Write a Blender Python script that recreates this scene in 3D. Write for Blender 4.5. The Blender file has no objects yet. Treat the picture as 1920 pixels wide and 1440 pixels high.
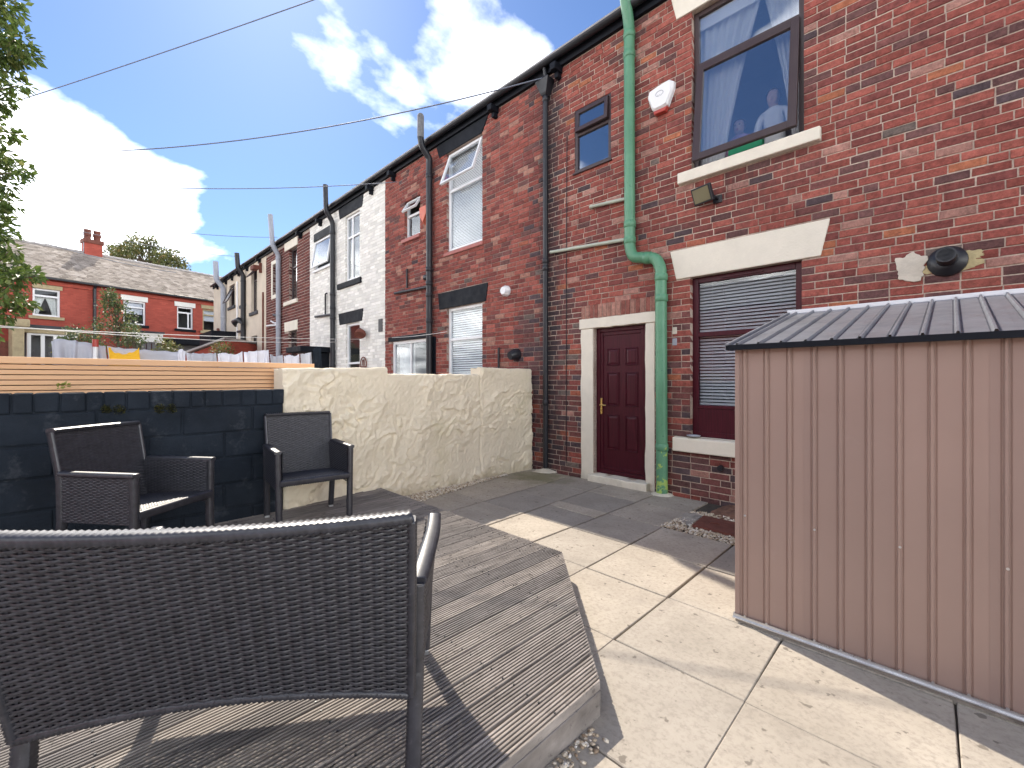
import bpy, bmesh, math, random
from mathutils import Vector, Matrix, noise as mnoise
random.seed(11)
R = math.radians
scene = bpy.context.scene
COL = scene.collection

# ---------------------------------------------------------------- camera, sky, sun, exposure
FPX, VH, CAMH = 824.0, 711.0, 1.5            # focal length (px of a 1920 wide frame), horizon row, eye height
cam_d = bpy.data.cameras.new('camera'); cam = bpy.data.objects.new('camera', cam_d); COL.objects.link(cam)
cam.location = (0, 0, CAMH); cam.rotation_euler = (R(90), 0, R(45))
cam_d.sensor_width = 36; cam_d.lens = 36 * FPX / 1920
cam_d.shift_y = (VH - 720) / 1920
cam_d.clip_start = 0.05; cam_d.clip_end = 4000
scene.camera = cam
SUN_EL, SUN_AZ = 43.5, 16.0                  # azimuth measured from -x towards +y
sdir = Vector((-math.cos(R(SUN_AZ)) * math.cos(R(SUN_EL)), math.sin(R(SUN_AZ)) * math.cos(R(SUN_EL)), math.sin(R(SUN_EL))))
world = bpy.data.worlds.new('World'); scene.world = world; world.use_nodes = True
wn, wl = world.node_tree.nodes, world.node_tree.links
wn.clear()
sky = wn.new('ShaderNodeTexSky'); sky.sky_type = 'NISHITA'; sky.sun_disc = False
sky.sun_elevation = R(SUN_EL); sky.sun_rotation = math.atan2(sdir.x, sdir.y)
sky.air_density = 1.0; sky.dust_density = 0.25; sky.ozone_density = 1.8; sky.altitude = 60
tc = wn.new('ShaderNodeTexCoord')
sep = wn.new('ShaderNodeSeparateXYZ'); wl.new(tc.outputs['Generated'], sep.inputs[0])
def wmath(op, a, b=None, clamp=False):
    n = wn.new('ShaderNodeMath'); n.operation = op; n.use_clamp = clamp
    for i, x in enumerate((a, b)):
        if x is None: continue
        if isinstance(x, (int, float)): n.inputs[i].default_value = x
        else: wl.new(x, n.inputs[i])
    return n.outputs[0]
zc = wmath('ADD', wmath('MAXIMUM', sep.outputs[2], 0.0), 0.30)
cxy = wn.new('ShaderNodeCombineXYZ')
wl.new(wmath('DIVIDE', sep.outputs[0], zc), cxy.inputs[0]); wl.new(wmath('DIVIDE', sep.outputs[1], zc), cxy.inputs[1])
def wnoise(scale, detail, off, rough=0.55, dist=0.0):
    mp = wn.new('ShaderNodeMapping'); mp.inputs['Location'].default_value = off
    wl.new(cxy.outputs[0], mp.inputs[0])
    n = wn.new('ShaderNodeTexNoise'); n.inputs['Scale'].default_value = scale; n.inputs['Detail'].default_value = detail
    n.inputs['Roughness'].default_value = rough; n.inputs['Distortion'].default_value = dist
    wl.new(mp.outputs[0], n.inputs['Vector']); return n.outputs['Fac']
CLOUD_OFF = (39.8125, 39.6553, 0.0)                  # where the cumulus fields lie
n1 = wnoise(0.62, 10, CLOUD_OFF, 0.52, 0.15)
n2 = wnoise(1.7, 7, (7.3, 2.2, 4.0), 0.6)
lowband = wmath('SUBTRACT', 1.0, wmath('MULTIPLY', sep.outputs[2], 1.6), clamp=True)
cover = wmath('ADD', n1, wmath('MULTIPLY', lowband, 0.14))
mask = wmath('MULTIPLY', wmath('SUBTRACT', cover, 0.527), 7.0, clamp=True)
thick = wmath('MULTIPLY', wmath('SUBTRACT', cover, 0.566), 5.0, clamp=True)
shade = wmath('MULTIPLY', wmath('SUBTRACT', n2, 0.37), 3.4, clamp=True)
shade = wmath('MAXIMUM', shade, wmath('SUBTRACT', 0.8, wmath('MULTIPLY', thick, 2.2), clamp=True))
ccol = wn.new('ShaderNodeMix'); ccol.data_type = 'RGBA'
ccol.inputs[6].default_value = (4.6, 5.0, 5.6, 1); ccol.inputs[7].default_value = (78.0, 76.6, 73.5, 1)
wl.new(wmath('POWER', shade, 1.3), ccol.inputs[0])
smix = wn.new('ShaderNodeMix'); smix.data_type = 'RGBA'
stint = wn.new('ShaderNodeMix'); stint.data_type = 'RGBA'; stint.blend_type = 'MULTIPLY'; stint.inputs[0].default_value = 1.0
stint.inputs[7].default_value = (0.62, 0.74, 0.93, 1); wl.new(sky.outputs[0], stint.inputs[6])
wl.new(mask, smix.inputs[0]); wl.new(stint.outputs[2], smix.inputs[6]); wl.new(ccol.outputs[2], smix.inputs[7])
bg = wn.new('ShaderNodeBackground'); bg.inputs['Strength'].default_value = 0.05
wl.new(smix.outputs[2], bg.inputs['Color'])
wo = wn.new('ShaderNodeOutputWorld'); wl.new(bg.outputs[0], wo.inputs['Surface'])
sun_d = bpy.data.lights.new('sun', 'SUN'); sun_d.energy = 2.0; sun_d.angle = R(0.53); sun_d.color = (1.0, 0.91, 0.78)
sun = bpy.data.objects.new('sun', sun_d); COL.objects.link(sun)
sun.rotation_euler = sdir.to_track_quat('Z', 'Y').to_euler(); sun.location = (-20, 6, 30)
vs = scene.view_settings
vs.view_transform = 'Standard'; vs.look = 'None'; vs.gamma = 1.0; vs.use_curve_mapping = False
vs.exposure = 1.85
scene.cycles.max_bounces = 8; scene.cycles.transparent_max_bounces = 16

# ---------------------------------------------------------------- helpers: pixels to places
Q = math.sqrt(0.5)
WALL = 5.5                                   # house front plane y
SLOPE = 0.035                                # the yard falls towards the house
DECK = 0.275
def gz(y): return SLOPE * (WALL - y)
def ray(u, v):
    a = (u - 960) / FPX; b = (VH - v) / FPX
    return Vector((Q * (a - 1), Q * (a + 1), b))
def on_y(u, v, y=WALL):
    d = ray(u, v); p = d * (y / d.y); p.z += CAMH; return p
def on_x(u, v, x):
    d = ray(u, v); p = d * (x / d.x); p.z += CAMH; return p
def at_depth(u, v, t):
    p = ray(u, v) * t; p.z += CAMH; return p
def on_plane(u, v, p0, n):
    d = ray(u, v); o = Vector((0, 0, CAMH)); t = (p0 - o).dot(n) / d.dot(n); return o + d * t
def pix(p):
    r = Q * (p[0] + p[1]); f = Q * (p[1] - p[0])
    return (960 + FPX * r / f, VH - FPX * (p[2] - CAMH) / f) if f > 0.01 else None

# ---------------------------------------------------------------- helpers: materials
def nd(nt, t, **kw):
    n = nt.nodes.new(t)
    for k, v in kw.items(): setattr(n, k, v)
    return n
def ramp(nt, fac, stops):
    r = nd(nt, 'ShaderNodeValToRGB'); e = r.color_ramp.elements
    while len(e) > 1: e.remove(e[-1])
    e[0].position = stops[0][0]; e[0].color = stops[0][1] if len(stops[0][1]) == 4 else (*stops[0][1], 1)
    for p, c in stops[1:]:
        x = e.new(p); x.color = c if len(c) == 4 else (*c, 1)
    nt.links.new(fac, r.inputs[0]); return r.outputs[0]
def noise_t(nt, scale, detail=4, rough=0.6, stretch=(1, 1, 1), coord=None, dist=0.0):
    if coord is None:
        g = nd(nt, 'ShaderNodeNewGeometry'); coord = g.outputs['Position']
    m = nd(nt, 'ShaderNodeMapping'); m.inputs['Scale'].default_value = stretch
    nt.links.new(coord, m.inputs[0])
    n = nd(nt, 'ShaderNodeTexNoise'); n.inputs['Scale'].default_value = scale; n.inputs['Detail'].default_value = detail
    n.inputs['Roughness'].default_value = rough; n.inputs['Distortion'].default_value = dist
    nt.links.new(m.outputs[0], n.inputs['Vector']); return n.outputs['Fac']
def mixc(nt, fac, a, b, mode='MIX'):
    m = nd(nt, 'ShaderNodeMix', data_type='RGBA', blend_type=mode)
    for i, x in ((0, fac), (6, a), (7, b)):
        if isinstance(x, (int, float)): m.inputs[i].default_value = x
        elif isinstance(x, tuple): m.inputs[i].default_value = x if len(x) == 4 else (*x, 1)
        else: nt.links.new(x, m.inputs[i])
    return m.outputs[2]
def fmath(nt, op, a, b=0.0, clamp=False):
    m = nd(nt, 'ShaderNodeMath', operation=op, use_clamp=clamp)
    for i, x in enumerate((a, b)):
        if isinstance(x, (int, float)): m.inputs[i].default_value = x
        else: nt.links.new(x, m.inputs[i])
    return m.outputs[0]
def base_mat(name):
    m = bpy.data.materials.new(name); m.use_nodes = True
    nt = m.node_tree; b = nt.nodes['Principled BSDF']; return m, nt, b
def bump(nt, b, h, strength, dist=0.01):
    n = nd(nt, 'ShaderNodeBump'); n.inputs['Strength'].default_value = strength; n.inputs['Distance'].default_value = dist
    nt.links.new(h, n.inputs['Height']); nt.links.new(n.outputs[0], b.inputs['Normal'])
def pm(name, col, rough=0.6, var=0.25, scale=6.0, bmp=0.15, bscale=60.0, metal=0.0, spec=0.4, stretch=(1, 1, 1), dirt=None, dirt_scale=2.0, dirt_lo=0.55, dirt_hi=0.75, coat=0.0):
    m, nt, b = base_mat(name)
    lo = tuple(c * (1 - var) for c in col); hi = tuple(min(1, c * (1 + var)) for c in col)
    c = ramp(nt, noise_t(nt, scale, 6, 0.65, stretch), [(0.28, lo), (0.72, hi)])
    if dirt:
        f = ramp(nt, noise_t(nt, dirt_scale, 8, 0.7), [(dirt_lo, (0, 0, 0)), (dirt_hi, (1, 1, 1))])
        c = mixc(nt, f, c, dirt)
    nt.links.new(c, b.inputs['Base Color'])
    rr = ramp(nt, noise_t(nt, scale * 2.3, 5), [(0.3, (max(0, rough - .1),) * 3), (0.7, (min(1, rough + .1),) * 3)])
    nt.links.new(rr, b.inputs['Roughness'])
    b.inputs['Metallic'].default_value = metal; b.inputs['Specular IOR Level'].default_value = spec
    b.inputs['Coat Weight'].default_value = coat
    if bmp: bump(nt, b, noise_t(nt, bscale, 5, 0.6, stretch), bmp, 0.01)
    return m
M = {}
def brick_mat(name, src, clean=False):
    m, nt, b = base_mat(name)
    if src == 'object':
        oi = nd(nt, 'ShaderNodeObjectInfo'); c = oi.outputs['Color']
    else:
        at = nd(nt, 'ShaderNodeVertexColor'); at.layer_name = 'Col'; c = at.outputs['Color']
    n_a = noise_t(nt, 14, 6, 0.7); n_b = noise_t(nt, 55, 5, 0.7); n_c = noise_t(nt, 1.3, 5, 0.6)
    c = mixc(nt, ramp(nt, n_a, [(0.3, (0.55,) * 3), (0.5, (1,) * 3), (0.7, (1.35,) * 3)]), (0, 0, 0), c, 'MIX') if False else mixc(nt, 1.0, c, ramp(nt, n_a, [(0.28, (0.55,) * 3), (0.5, (0.98,) * 3), (0.74, (1.45, 1.4, 1.38))]), 'MULTIPLY')
    c = mixc(nt, 1.0, c, ramp(nt, n_b, [(0.3, (0.75,) * 3), (0.7, (1.2,) * 3)]), 'MULTIPLY')
    if clean:
        at_ = mixc(nt, 1.0, at.outputs['Color'], ramp(nt, n_a, [(0.3, (0.93,) * 3), (0.7, (1.04,) * 3)]), 'MULTIPLY')
        nt.links.new(at_, b.inputs['Base Color']); b.inputs['Roughness'].default_value = 0.75
        bump(nt, b, noise_t(nt, 38, 6, 0.7), 0.3, 0.005); return m
    # lime bloom and soot specks with shapes of their own
    pale = ramp(nt, noise_t(nt, 22, 7, 0.75, (1, 1, 2.2)), [(0.64, (0, 0, 0)), (0.74, (1, 1, 1))])
    c = mixc(nt, fmath(nt, 'MULTIPLY', pale, 0.28), c, (0.44, 0.30, 0.25))
    dark = ramp(nt, noise_t(nt, 9, 8, 0.75, (1, 1, 2.5)), [(0.6, (0, 0, 0)), (0.72, (1, 1, 1))])
    c = mixc(nt, fmath(nt, 'MULTIPLY', dark, 0.55), c, (0.045, 0.032, 0.035))
    # soot washed down beside the downpipe, tide of damp near the ground
    g_ = nd(nt, 'ShaderNodeNewGeometry'); sp_ = nd(nt, 'ShaderNodeSeparateXYZ'); nt.links.new(g_.outputs['Position'], sp_.inputs[0])
    near = fmath(nt, 'SUBTRACT', 0.30, fmath(nt, 'ABSOLUTE', fmath(nt, 'ADD', sp_.outputs[0], 4.62)))
    run = fmath(nt, 'ADD', fmath(nt, 'MULTIPLY', near, 1.3), fmath(nt, 'SUBTRACT', noise_t(nt, 5, 8, 0.7, (2.2, 1, 0.5)), 0.42))
    c = mixc(nt, ramp(nt, run, [(0.08, (0, 0, 0)), (0.38, (0.8,) * 3)]), c, (0.04, 0.036, 0.04))
    streak = ramp(nt, noise_t(nt, 2.6, 7, 0.7, (2.6, 1, 0.45)), [(0.58, (0, 0, 0)), (0.78, (0.55,) * 3)])
    c = mixc(nt, streak, c, (0.075, 0.048, 0.046))
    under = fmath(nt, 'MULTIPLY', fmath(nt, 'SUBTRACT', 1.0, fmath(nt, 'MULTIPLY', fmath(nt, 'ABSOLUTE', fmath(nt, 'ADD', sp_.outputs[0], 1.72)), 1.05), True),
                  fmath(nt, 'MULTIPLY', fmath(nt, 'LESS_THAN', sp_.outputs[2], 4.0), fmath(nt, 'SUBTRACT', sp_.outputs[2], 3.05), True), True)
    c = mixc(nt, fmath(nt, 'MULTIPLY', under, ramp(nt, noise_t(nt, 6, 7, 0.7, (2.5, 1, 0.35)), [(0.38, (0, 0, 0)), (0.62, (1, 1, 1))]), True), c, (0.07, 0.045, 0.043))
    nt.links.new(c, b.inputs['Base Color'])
    b.inputs['Roughness'].default_value = 0.9; b.inputs['Specular IOR Level'].default_value = 0.15
    h = fmath(nt, 'ADD', noise_t(nt, 38, 6, 0.7, (1, 1, 1.8)), fmath(nt, 'MULTIPLY', noise_t(nt, 160, 3), 0.4))
    bump(nt, b, h, 0.55, 0.006)
    return m
M['brick_obj'] = brick_mat('brick_single', 'object')
M['brick_att'] = brick_mat('brick_joined', 'attr'); M['brick_painted'] = brick_mat('brick_painted_white', 'attr', True)
def mortar_mat(name, light, dark_c):
    m, nt, b = base_mat(name)
    c = ramp(nt, noise_t(nt, 1.1, 7, 0.65), [(0.38, dark_c), (0.6, light)])
    c = mixc(nt, 1.0, c, ramp(nt, noise_t(nt, 40, 5), [(0.3, (0.7,) * 3), (0.7, (1.2,) * 3)]), 'MULTIPLY')
    nt.links.new(c, b.inputs['Base Color']); b.inputs['Roughness'].default_value = 0.95
    bump(nt, b, noise_t(nt, 120, 4), 0.5, 0.004); return m
M['mortar'] = mortar_mat('mortar_lime', (0.54, 0.44, 0.36), (0.32, 0.235, 0.19))
M['mortar_b'] = mortar_mat('mortar_smoky', (0.40, 0.31, 0.26), (0.22, 0.155, 0.13))
M['mortar_d'] = mortar_mat('mortar_pale', (0.45, 0.37, 0.31), (0.34, 0.26, 0.22))
M['mortar_w'] = mortar_mat('mortar_painted', (0.76, 0.73, 0.67), (0.62, 0.59, 0.53))
M['cream_paint'] = pm('cream_masonry_paint', (0.74, 0.69, 0.58), 0.75, 0.06, 5, 0.35, 45, dirt=(0.38, 0.32, 0.24), dirt_scale=5, dirt_lo=0.66, dirt_hi=0.8)
M['cream_wall'] = pm('cream_rough_render', (0.80, 0.71, 0.545), 0.85, 0.06, 3, 0.5, 70, dirt=(0.62, 0.55, 0.36), dirt_scale=1.4, dirt_lo=0.56, dirt_hi=0.8)
def stain_foot(m, col, top, amt):
    nt = m.node_tree; b = nt.nodes['Principled BSDF']; lk = b.inputs['Base Color'].links[0]; src = lk.from_socket
    g_ = nd(nt, 'ShaderNodeNewGeometry'); sp_ = nd(nt, 'ShaderNodeSeparateXYZ'); nt.links.new(g_.outputs['Position'], sp_.inputs[0])
    f = fmath(nt, 'ADD', fmath(nt, 'MULTIPLY', fmath(nt, 'SUBTRACT', top, sp_.outputs[2]), 1.1), fmath(nt, 'SUBTRACT', noise_t(nt, 3.2, 8, 0.7, (1, 1, .55)), 0.5))
    nt.links.new(mixc(nt, ramp(nt, f, [(0.0, (0, 0, 0)), (0.42, (amt,) * 3)]), src, col), b.inputs['Base Color'])
stain_foot(M['cream_wall'], (0.36, 0.31, 0.17), 0.22, 0.75)
def stain_top(m, col, z0, amt):
    nt = m.node_tree; b = nt.nodes['Principled BSDF']; src = b.inputs['Base Color'].links[0].from_socket
    g_ = nd(nt, 'ShaderNodeNewGeometry'); sp_ = nd(nt, 'ShaderNodeSeparateXYZ'); nt.links.new(g_.outputs['Position'], sp_.inputs[0])
    f = fmath(nt, 'ADD', fmath(nt, 'MULTIPLY', fmath(nt, 'SUBTRACT', sp_.outputs[2], z0), 1.6), fmath(nt, 'SUBTRACT', noise_t(nt, 5.5, 8, 0.75, (1, 1, .4)), 0.62))
    nt.links.new(mixc(nt, ramp(nt, f, [(0.0, (0, 0, 0)), (0.2, (amt,) * 3)]), src, col), b.inputs['Base Color'])
stain_top(M['cream_wall'], (0.44, 0.38, 0.24), 1.58, 0.6)
M['cream_render'] = pm('cream_house_render', (0.62, 0.54, 0.43), 0.9, 0.1, 1.5, 0.3, 60, dirt=(0.42, 0.37, 0.3), dirt_scale=1.0, dirt_lo=0.55, dirt_hi=0.8)
M['navy'] = pm('navy_masonry_paint', (0.016, 0.022, 0.031), 0.8, 0.35, 3, 0.45, 55, spec=0.18, dirt=(0.085, 0.095, 0.11), dirt_scale=5, dirt_lo=0.56, dirt_hi=0.85)
M['black_paint'] = pm('black_gloss_paint', (0.008, 0.010, 0.015), 0.6, 0.2, 4, 0.1, 40, spec=0.15, dirt=(0.04, 0.04, 0.046), dirt_scale=8, dirt_lo=0.64, dirt_hi=0.82)
M['black_plastic'] = pm('black_plastic', (0.018, 0.019, 0.024), 0.4, 0.15, 4, 0.03, 40)
M['grey_pipe'] = pm('grey_pipe_paint', (0.33, 0.35, 0.40), 0.5, 0.12, 5, 0.08, 30)
M['green_pipe'] = None
M['maroon'] = None
M['brown_frame'] = pm('dark_brown_upvc', (0.050, 0.032, 0.034), 0.38, 0.12, 3, 0.06, 90, stretch=(8, 8, 1))
M['white_upvc'] = pm('white_upvc', (0.80, 0.81, 0.82), 0.35, 0.03, 3, 0.02, 40)
M['white_paint'] = pm('white_masonry_paint', (0.76, 0.75, 0.71), 0.7, 0.05, 3, 0.2, 40)
M['brass'] = pm('brass', (0.72, 0.52, 0.2), 0.3, 0.1, 8, 0.0, metal=1.0)
M['silver'] = pm('galvanised_trim', (0.62, 0.63, 0.65), 0.35, 0.1, 8, 0.05, 40, metal=0.9)
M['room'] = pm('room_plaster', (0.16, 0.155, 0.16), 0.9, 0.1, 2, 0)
M['blind_grey'] = pm('grey_blind_slat', (0.42, 0.42, 0.44), 0.5, 0.04, 3, 0)
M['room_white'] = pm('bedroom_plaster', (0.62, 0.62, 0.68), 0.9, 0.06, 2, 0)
M['blind'] = pm('blind_slat', (0.80, 0.80, 0.80), 0.5, 0.04, 3, 0)
M['sheet_grey'] = pm('grey_cotton', (0.46, 0.47, 0.52), 0.9, 0.06, 5, 0.2, 120)
M['sheet_white'] = pm('white_cotton', (0.74, 0.74, 0.80), 0.9, 0.05, 5, 0.2, 120)
M['yellow'] = pm('yellow_cloth', (0.86, 0.47, 0.03), 0.85, 0.06, 5, 0.2, 120)
M['wire'] = pm('wire_insulation', (0.17, 0.19, 0.24), 0.6, 0.1, 3, 0)
M['line'] = pm('washing_line_plastic', (0.75, 0.74, 0.70), 0.5, 0.05, 3, 0)
M['slate'] = pm('roof_slate', (0.36, 0.335, 0.32), 0.75, 0.25, 3.5, 0.3, 30)
M['roof_dark'] = pm('dark_roof_felt', (0.05, 0.052, 0.058), 0.7, 0.2, 3, 0.1, 30)
M['stone'] = pm('yellow_sandstone', (0.40, 0.33, 0.20), 0.85, 0.2, 5, 0.3, 40)
M['red_far'] = pm('red_painted_brick', (0.42, 0.068, 0.042), 0.8, 0.12, 2.2, 0.2, 30)
M['bark'] = pm('bark', (0.11, 0.085, 0.06), 0.9, 0.3, 10, 0.6, 40, stretch=(1, 1, .3))
M['concrete'] = pm('concrete', (0.34, 0.31, 0.27), 0.9, 0.2, 5, 0.4, 60, dirt=(0.12, 0.10, 0.085), dirt_scale=9, dirt_lo=0.55, dirt_hi=0.75)
M['earth'] = pm('dark_jointing_earth', (0.065, 0.056, 0.046), 0.95, 0.35, 9, 0.6, 60)
M['rust'] = pm('rusty_iron', (0.15, 0.050, 0.035), 0.8, 0.3, 10, 0.3, 60)
M['mound'] = pm('reddish_soil', (0.20, 0.105, 0.07), 0.95, 0.45, 16, 0.8, 60)
M['tarmac'] = pm('yard_ground', (0.26, 0.25, 0.23), 0.95, 0.2, 1.5, 0.3, 60)
M['red_plastic'] = pm('red_plastic', (0.42, 0.06, 0.045), 0.4, 0.08, 4, 0)
M['coral'] = pm('faded_red_plastic', (0.62, 0.16, 0.10), 0.5, 0.08, 4, 0)
M['green_plastic'] = pm('green_plastic', (0.01, 0.30, 0.13), 0.5, 0.1, 20, 0)
M['skin'] = pm('skin', (0.55, 0.34, 0.26), 0.55, 0.06, 12, 0.05, 80)
M['hair'] = pm('brown_hair', (0.10, 0.055, 0.03), 0.6, 0.25, 40, 0.3, 120)
M['sensor'] = pm('lamp_glass', (0.20, 0.18, 0.11), 0.15, 0.05, 4, 0)

def green_pipe():
    m, nt, b = base_mat('green_pipe_paint')
    g = nd(nt, 'ShaderNodeNewGeometry'); s = nd(nt, 'ShaderNodeSeparateXYZ'); nt.links.new(g.outputs['Position'], s.inputs[0])
    c = ramp(nt, noise_t(nt, 2.5, 6), [(0.3, (0.075, 0.225, 0.125)), (0.7, (0.12, 0.31, 0.185))])
    c = mixc(nt, ramp(nt, noise_t(nt, 30, 6), [(0.62, (0, 0, 0)), (0.7, (1, 1, 1))]), c, (0.05, 0.14, 0.10))
    peel = fmath(nt, 'ADD', noise_t(nt, 9, 6, 0.6), fmath(nt, 'MULTIPLY', fmath(nt, 'SUBTRACT', 0.62, s.outputs[2]), 0.28))
    c = mixc(nt, ramp(nt, peel, [(0.63, (0, 0, 0)), (0.65, (1, 1, 1))]), c, (0.36, 0.52, 0.13))
    c = mixc(nt, ramp(nt, noise_t(nt, 4, 8, 0.75, (3, 3, .35)), [(0.55, (0, 0, 0)), (0.8, (0.6,) * 3)]), c, (0.045, 0.10, 0.07))
    c = mixc(nt, ramp(nt, noise_t(nt, 26, 6, 0.65), [(0.70, (0, 0, 0)), (0.715, (1, 1, 1))]), c, (0.42, 0.46, 0.34))
    nt.links.new(c, b.inputs['Base Color']); b.inputs['Roughness'].default_value = 0.42
    bump(nt, b, noise_t(nt, 50, 4), 0.08, 0.004); return m
M['green_pipe'] = green_pipe()
def maroon():
    m, nt, b = base_mat('rosewood_door_foil')
    c = ramp(nt, noise_t(nt, 9, 7, 0.6, (9, 9, 0.35)), [(0.3, (0.034, 0.004, 0.009)), (0.7, (0.076, 0.008, 0.018))])
    nt.links.new(c, b.inputs['Base Color']); b.inputs['Roughness'].default_value = 0.36; b.inputs['Specular IOR Level'].default_value = 0.25
    bump(nt, b, noise_t(nt, 30, 5, 0.6, (9, 9, 0.3)), 0.12, 0.004); return m
M['maroon'] = maroon()
def glass(name, base_k):
    m = bpy.data.materials.new(name); m.use_nodes = True; nt = m.node_tree; nt.nodes.clear()
    o = nd(nt, 'ShaderNodeOutputMaterial'); t = nd(nt, 'ShaderNodeBsdfTransparent'); t.inputs[0].default_value = (0.92, 0.94, 0.95, 1)
    g = nd(nt, 'ShaderNodeBsdfGlossy'); g.inputs['Roughness'].default_value = 0.0; g.inputs['Color'].default_value = (0.95, 0.97, 1, 1)
    bmp_ = nd(nt, 'ShaderNodeBump'); bmp_.inputs['Strength'].default_value = 0.04; bmp_.inputs['Distance'].default_value = 0.02
    nt.links.new(noise_t(nt, 1.6, 2), bmp_.inputs['Height']); nt.links.new(bmp_.outputs[0], g.inputs['Normal'])
    f = nd(nt, 'ShaderNodeLayerWeight'); f.inputs['Blend'].default_value = 0.5
    k = fmath(nt, 'ADD', fmath(nt, 'MULTIPLY', fmath(nt, 'POWER', f.outputs['Facing'], 4.0), 0.85), base_k, True)
    x = nd(nt, 'ShaderNodeMixShader'); nt.links.new(k, x.inputs[0]); nt.links.new(t.outputs[0], x.inputs[1]); nt.links.new(g.outputs[0], x.inputs[2])
    nt.links.new(x.outputs[0], o.inputs[0]); return m
M['glass'] = glass('window_glass', 0.025); M['glass_coated'] = glass('coated_window_glass', 0.26)
def voile():
    m = bpy.data.materials.new('net_curtain'); m.use_nodes = True; nt = m.node_tree; nt.nodes.clear()
    o = nd(nt, 'ShaderNodeOutputMaterial'); t = nd(nt, 'ShaderNodeBsdfTransparent')
    d = nd(nt, 'ShaderNodeBsdfDiffuse'); d.inputs[0].default_value = (0.96, 0.96, 0.96, 1)
    tl = nd(nt, 'ShaderNodeBsdfTranslucent'); tl.inputs[0].default_value = (0.8, 0.8, 0.85, 1)
    a = nd(nt, 'ShaderNodeMixShader'); a.inputs[0].default_value = 0.4
    nt.links.new(d.outputs[0], a.inputs[1]); nt.links.new(tl.outputs[0], a.inputs[2])
    x = nd(nt, 'ShaderNodeMixShader'); x.inputs[0].default_value = 0.95
    nt.links.new(t.outputs[0], x.inputs[1]); nt.links.new(a.outputs[0], x.inputs[2]); nt.links.new(x.outputs[0], o.inputs[0]); return m
M['voile'] = voile()
def leaf_mat(name, cols):
    m = bpy.data.materials.new(name); m.use_nodes = True; nt = m.node_tree; nt.nodes.clear()
    o = nd(nt, 'ShaderNodeOutputMaterial')
    at = nd(nt, 'ShaderNodeVertexColor'); at.layer_name = 'Col'
    c = ramp(nt, at.outputs['Color'], cols)
    b = nd(nt, 'ShaderNodeBsdfPrincipled'); b.inputs['Roughness'].default_value = 0.45; b.inputs['Specular IOR Level'].default_value = 0.5
    tl = nd(nt, 'ShaderNodeBsdfTranslucent'); x = nd(nt, 'ShaderNodeMixShader'); x.inputs[0].default_value = 0.32
    nt.links.new(c, b.inputs['Base Color']); nt.links.new(c, tl.inputs[0])
    nt.links.new(b.outputs[0], x.inputs[1]); nt.links.new(tl.outputs[0], x.inputs[2]); nt.links.new(x.outputs[0], o.inputs[0]); return m
M['leaf'] = leaf_mat('sycamore_leaves', [(0.0, (0.055, 0.10, 0.022)), (0.6, (0.12, 0.18, 0.04)), (1.0, (0.22, 0.23, 0.07))])
M['leaf_brown'] = leaf_mat('turning_leaves', [(0.0, (0.07, 0.10, 0.03)), (0.6, (0.16, 0.17, 0.055)), (1.0, (0.26, 0.17, 0.07))])
M['leaf_shrub'] = leaf_mat('shrub_leaves', [(0.0, (0.04, 0.085, 0.03)), (0.7, (0.13, 0.17, 0.06)), (1.0, (0.34, 0.25, 0.10))])
def slab_mat():
    m, nt, b = base_mat('sandy_paving')
    oi = nd(nt, 'ShaderNodeObjectInfo')
    c = ramp(nt, noise_t(nt, 2.2, 7, 0.65), [(0.3, (0.32, 0.287, 0.243)), (0.7, (0.435, 0.393, 0.338))])
    c = mixc(nt, 1.0, c, ramp(nt, oi.outputs['Random'], [(0.0, (0.80, 0.81, 0.83)), (1.0, (1.14, 1.11, 1.06))]), 'MULTIPLY')
    c = mixc(nt, fmath(nt, 'MULTIPLY', ramp(nt, noise_t(nt, 42, 5, 0.7), [(0.47, (0, 0, 0)), (0.64, (1, 1, 1))]), 0.40), c, (0.20, 0.172, 0.145))
    c = mixc(nt, fmath(nt, 'MULTIPLY', ramp(nt, noise_t(nt, 17, 3, 0.5), [(0.66, (0, 0, 0)), (0.70, (1, 1, 1))]), 0.75), c, (0.13, 0.11, 0.09))
    c = mixc(nt, fmath(nt, 'MULTIPLY', ramp(nt, noise_t(nt, 3.2, 6, 0.65), [(0.54, (0, 0, 0)), (0.78, (1, 1, 1))]), 0.42), c, (0.22, 0.195, 0.17))
    # algae in the damp corner by the downpipe
    g = nd(nt, 'ShaderNodeNewGeometry'); dv = nd(nt, 'ShaderNodeVectorMath', operation='DISTANCE')
    nt.links.new(g.outputs['Position'], dv.inputs[0]); dv.inputs[1].default_value = (-4.45, 5.0, 0.02)
    al = fmath(nt, 'SUBTRACT', fmath(nt, 'ADD', noise_t(nt, 4, 6), 0.12), dv.outputs['Value'])
    c = mixc(nt, ramp(nt, al, [(0.0, (0, 0, 0)), (0.45, (0.6,) * 3)]), c, (0.13, 0.13, 0.04))
    nt.links.new(c, b.inputs['Base Color']); b.inputs['Roughness'].default_value = 0.85; b.inputs['Specular IOR Level'].default_value = 0.3
    h = fmath(nt, 'ADD', noise_t(nt, 90, 4, 0.7), fmath(nt, 'MULTIPLY', noise_t(nt, 12, 5), 1.5))
    bump(nt, b, h, 0.3, 0.005); return m
M['slab'] = slab_mat()
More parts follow.
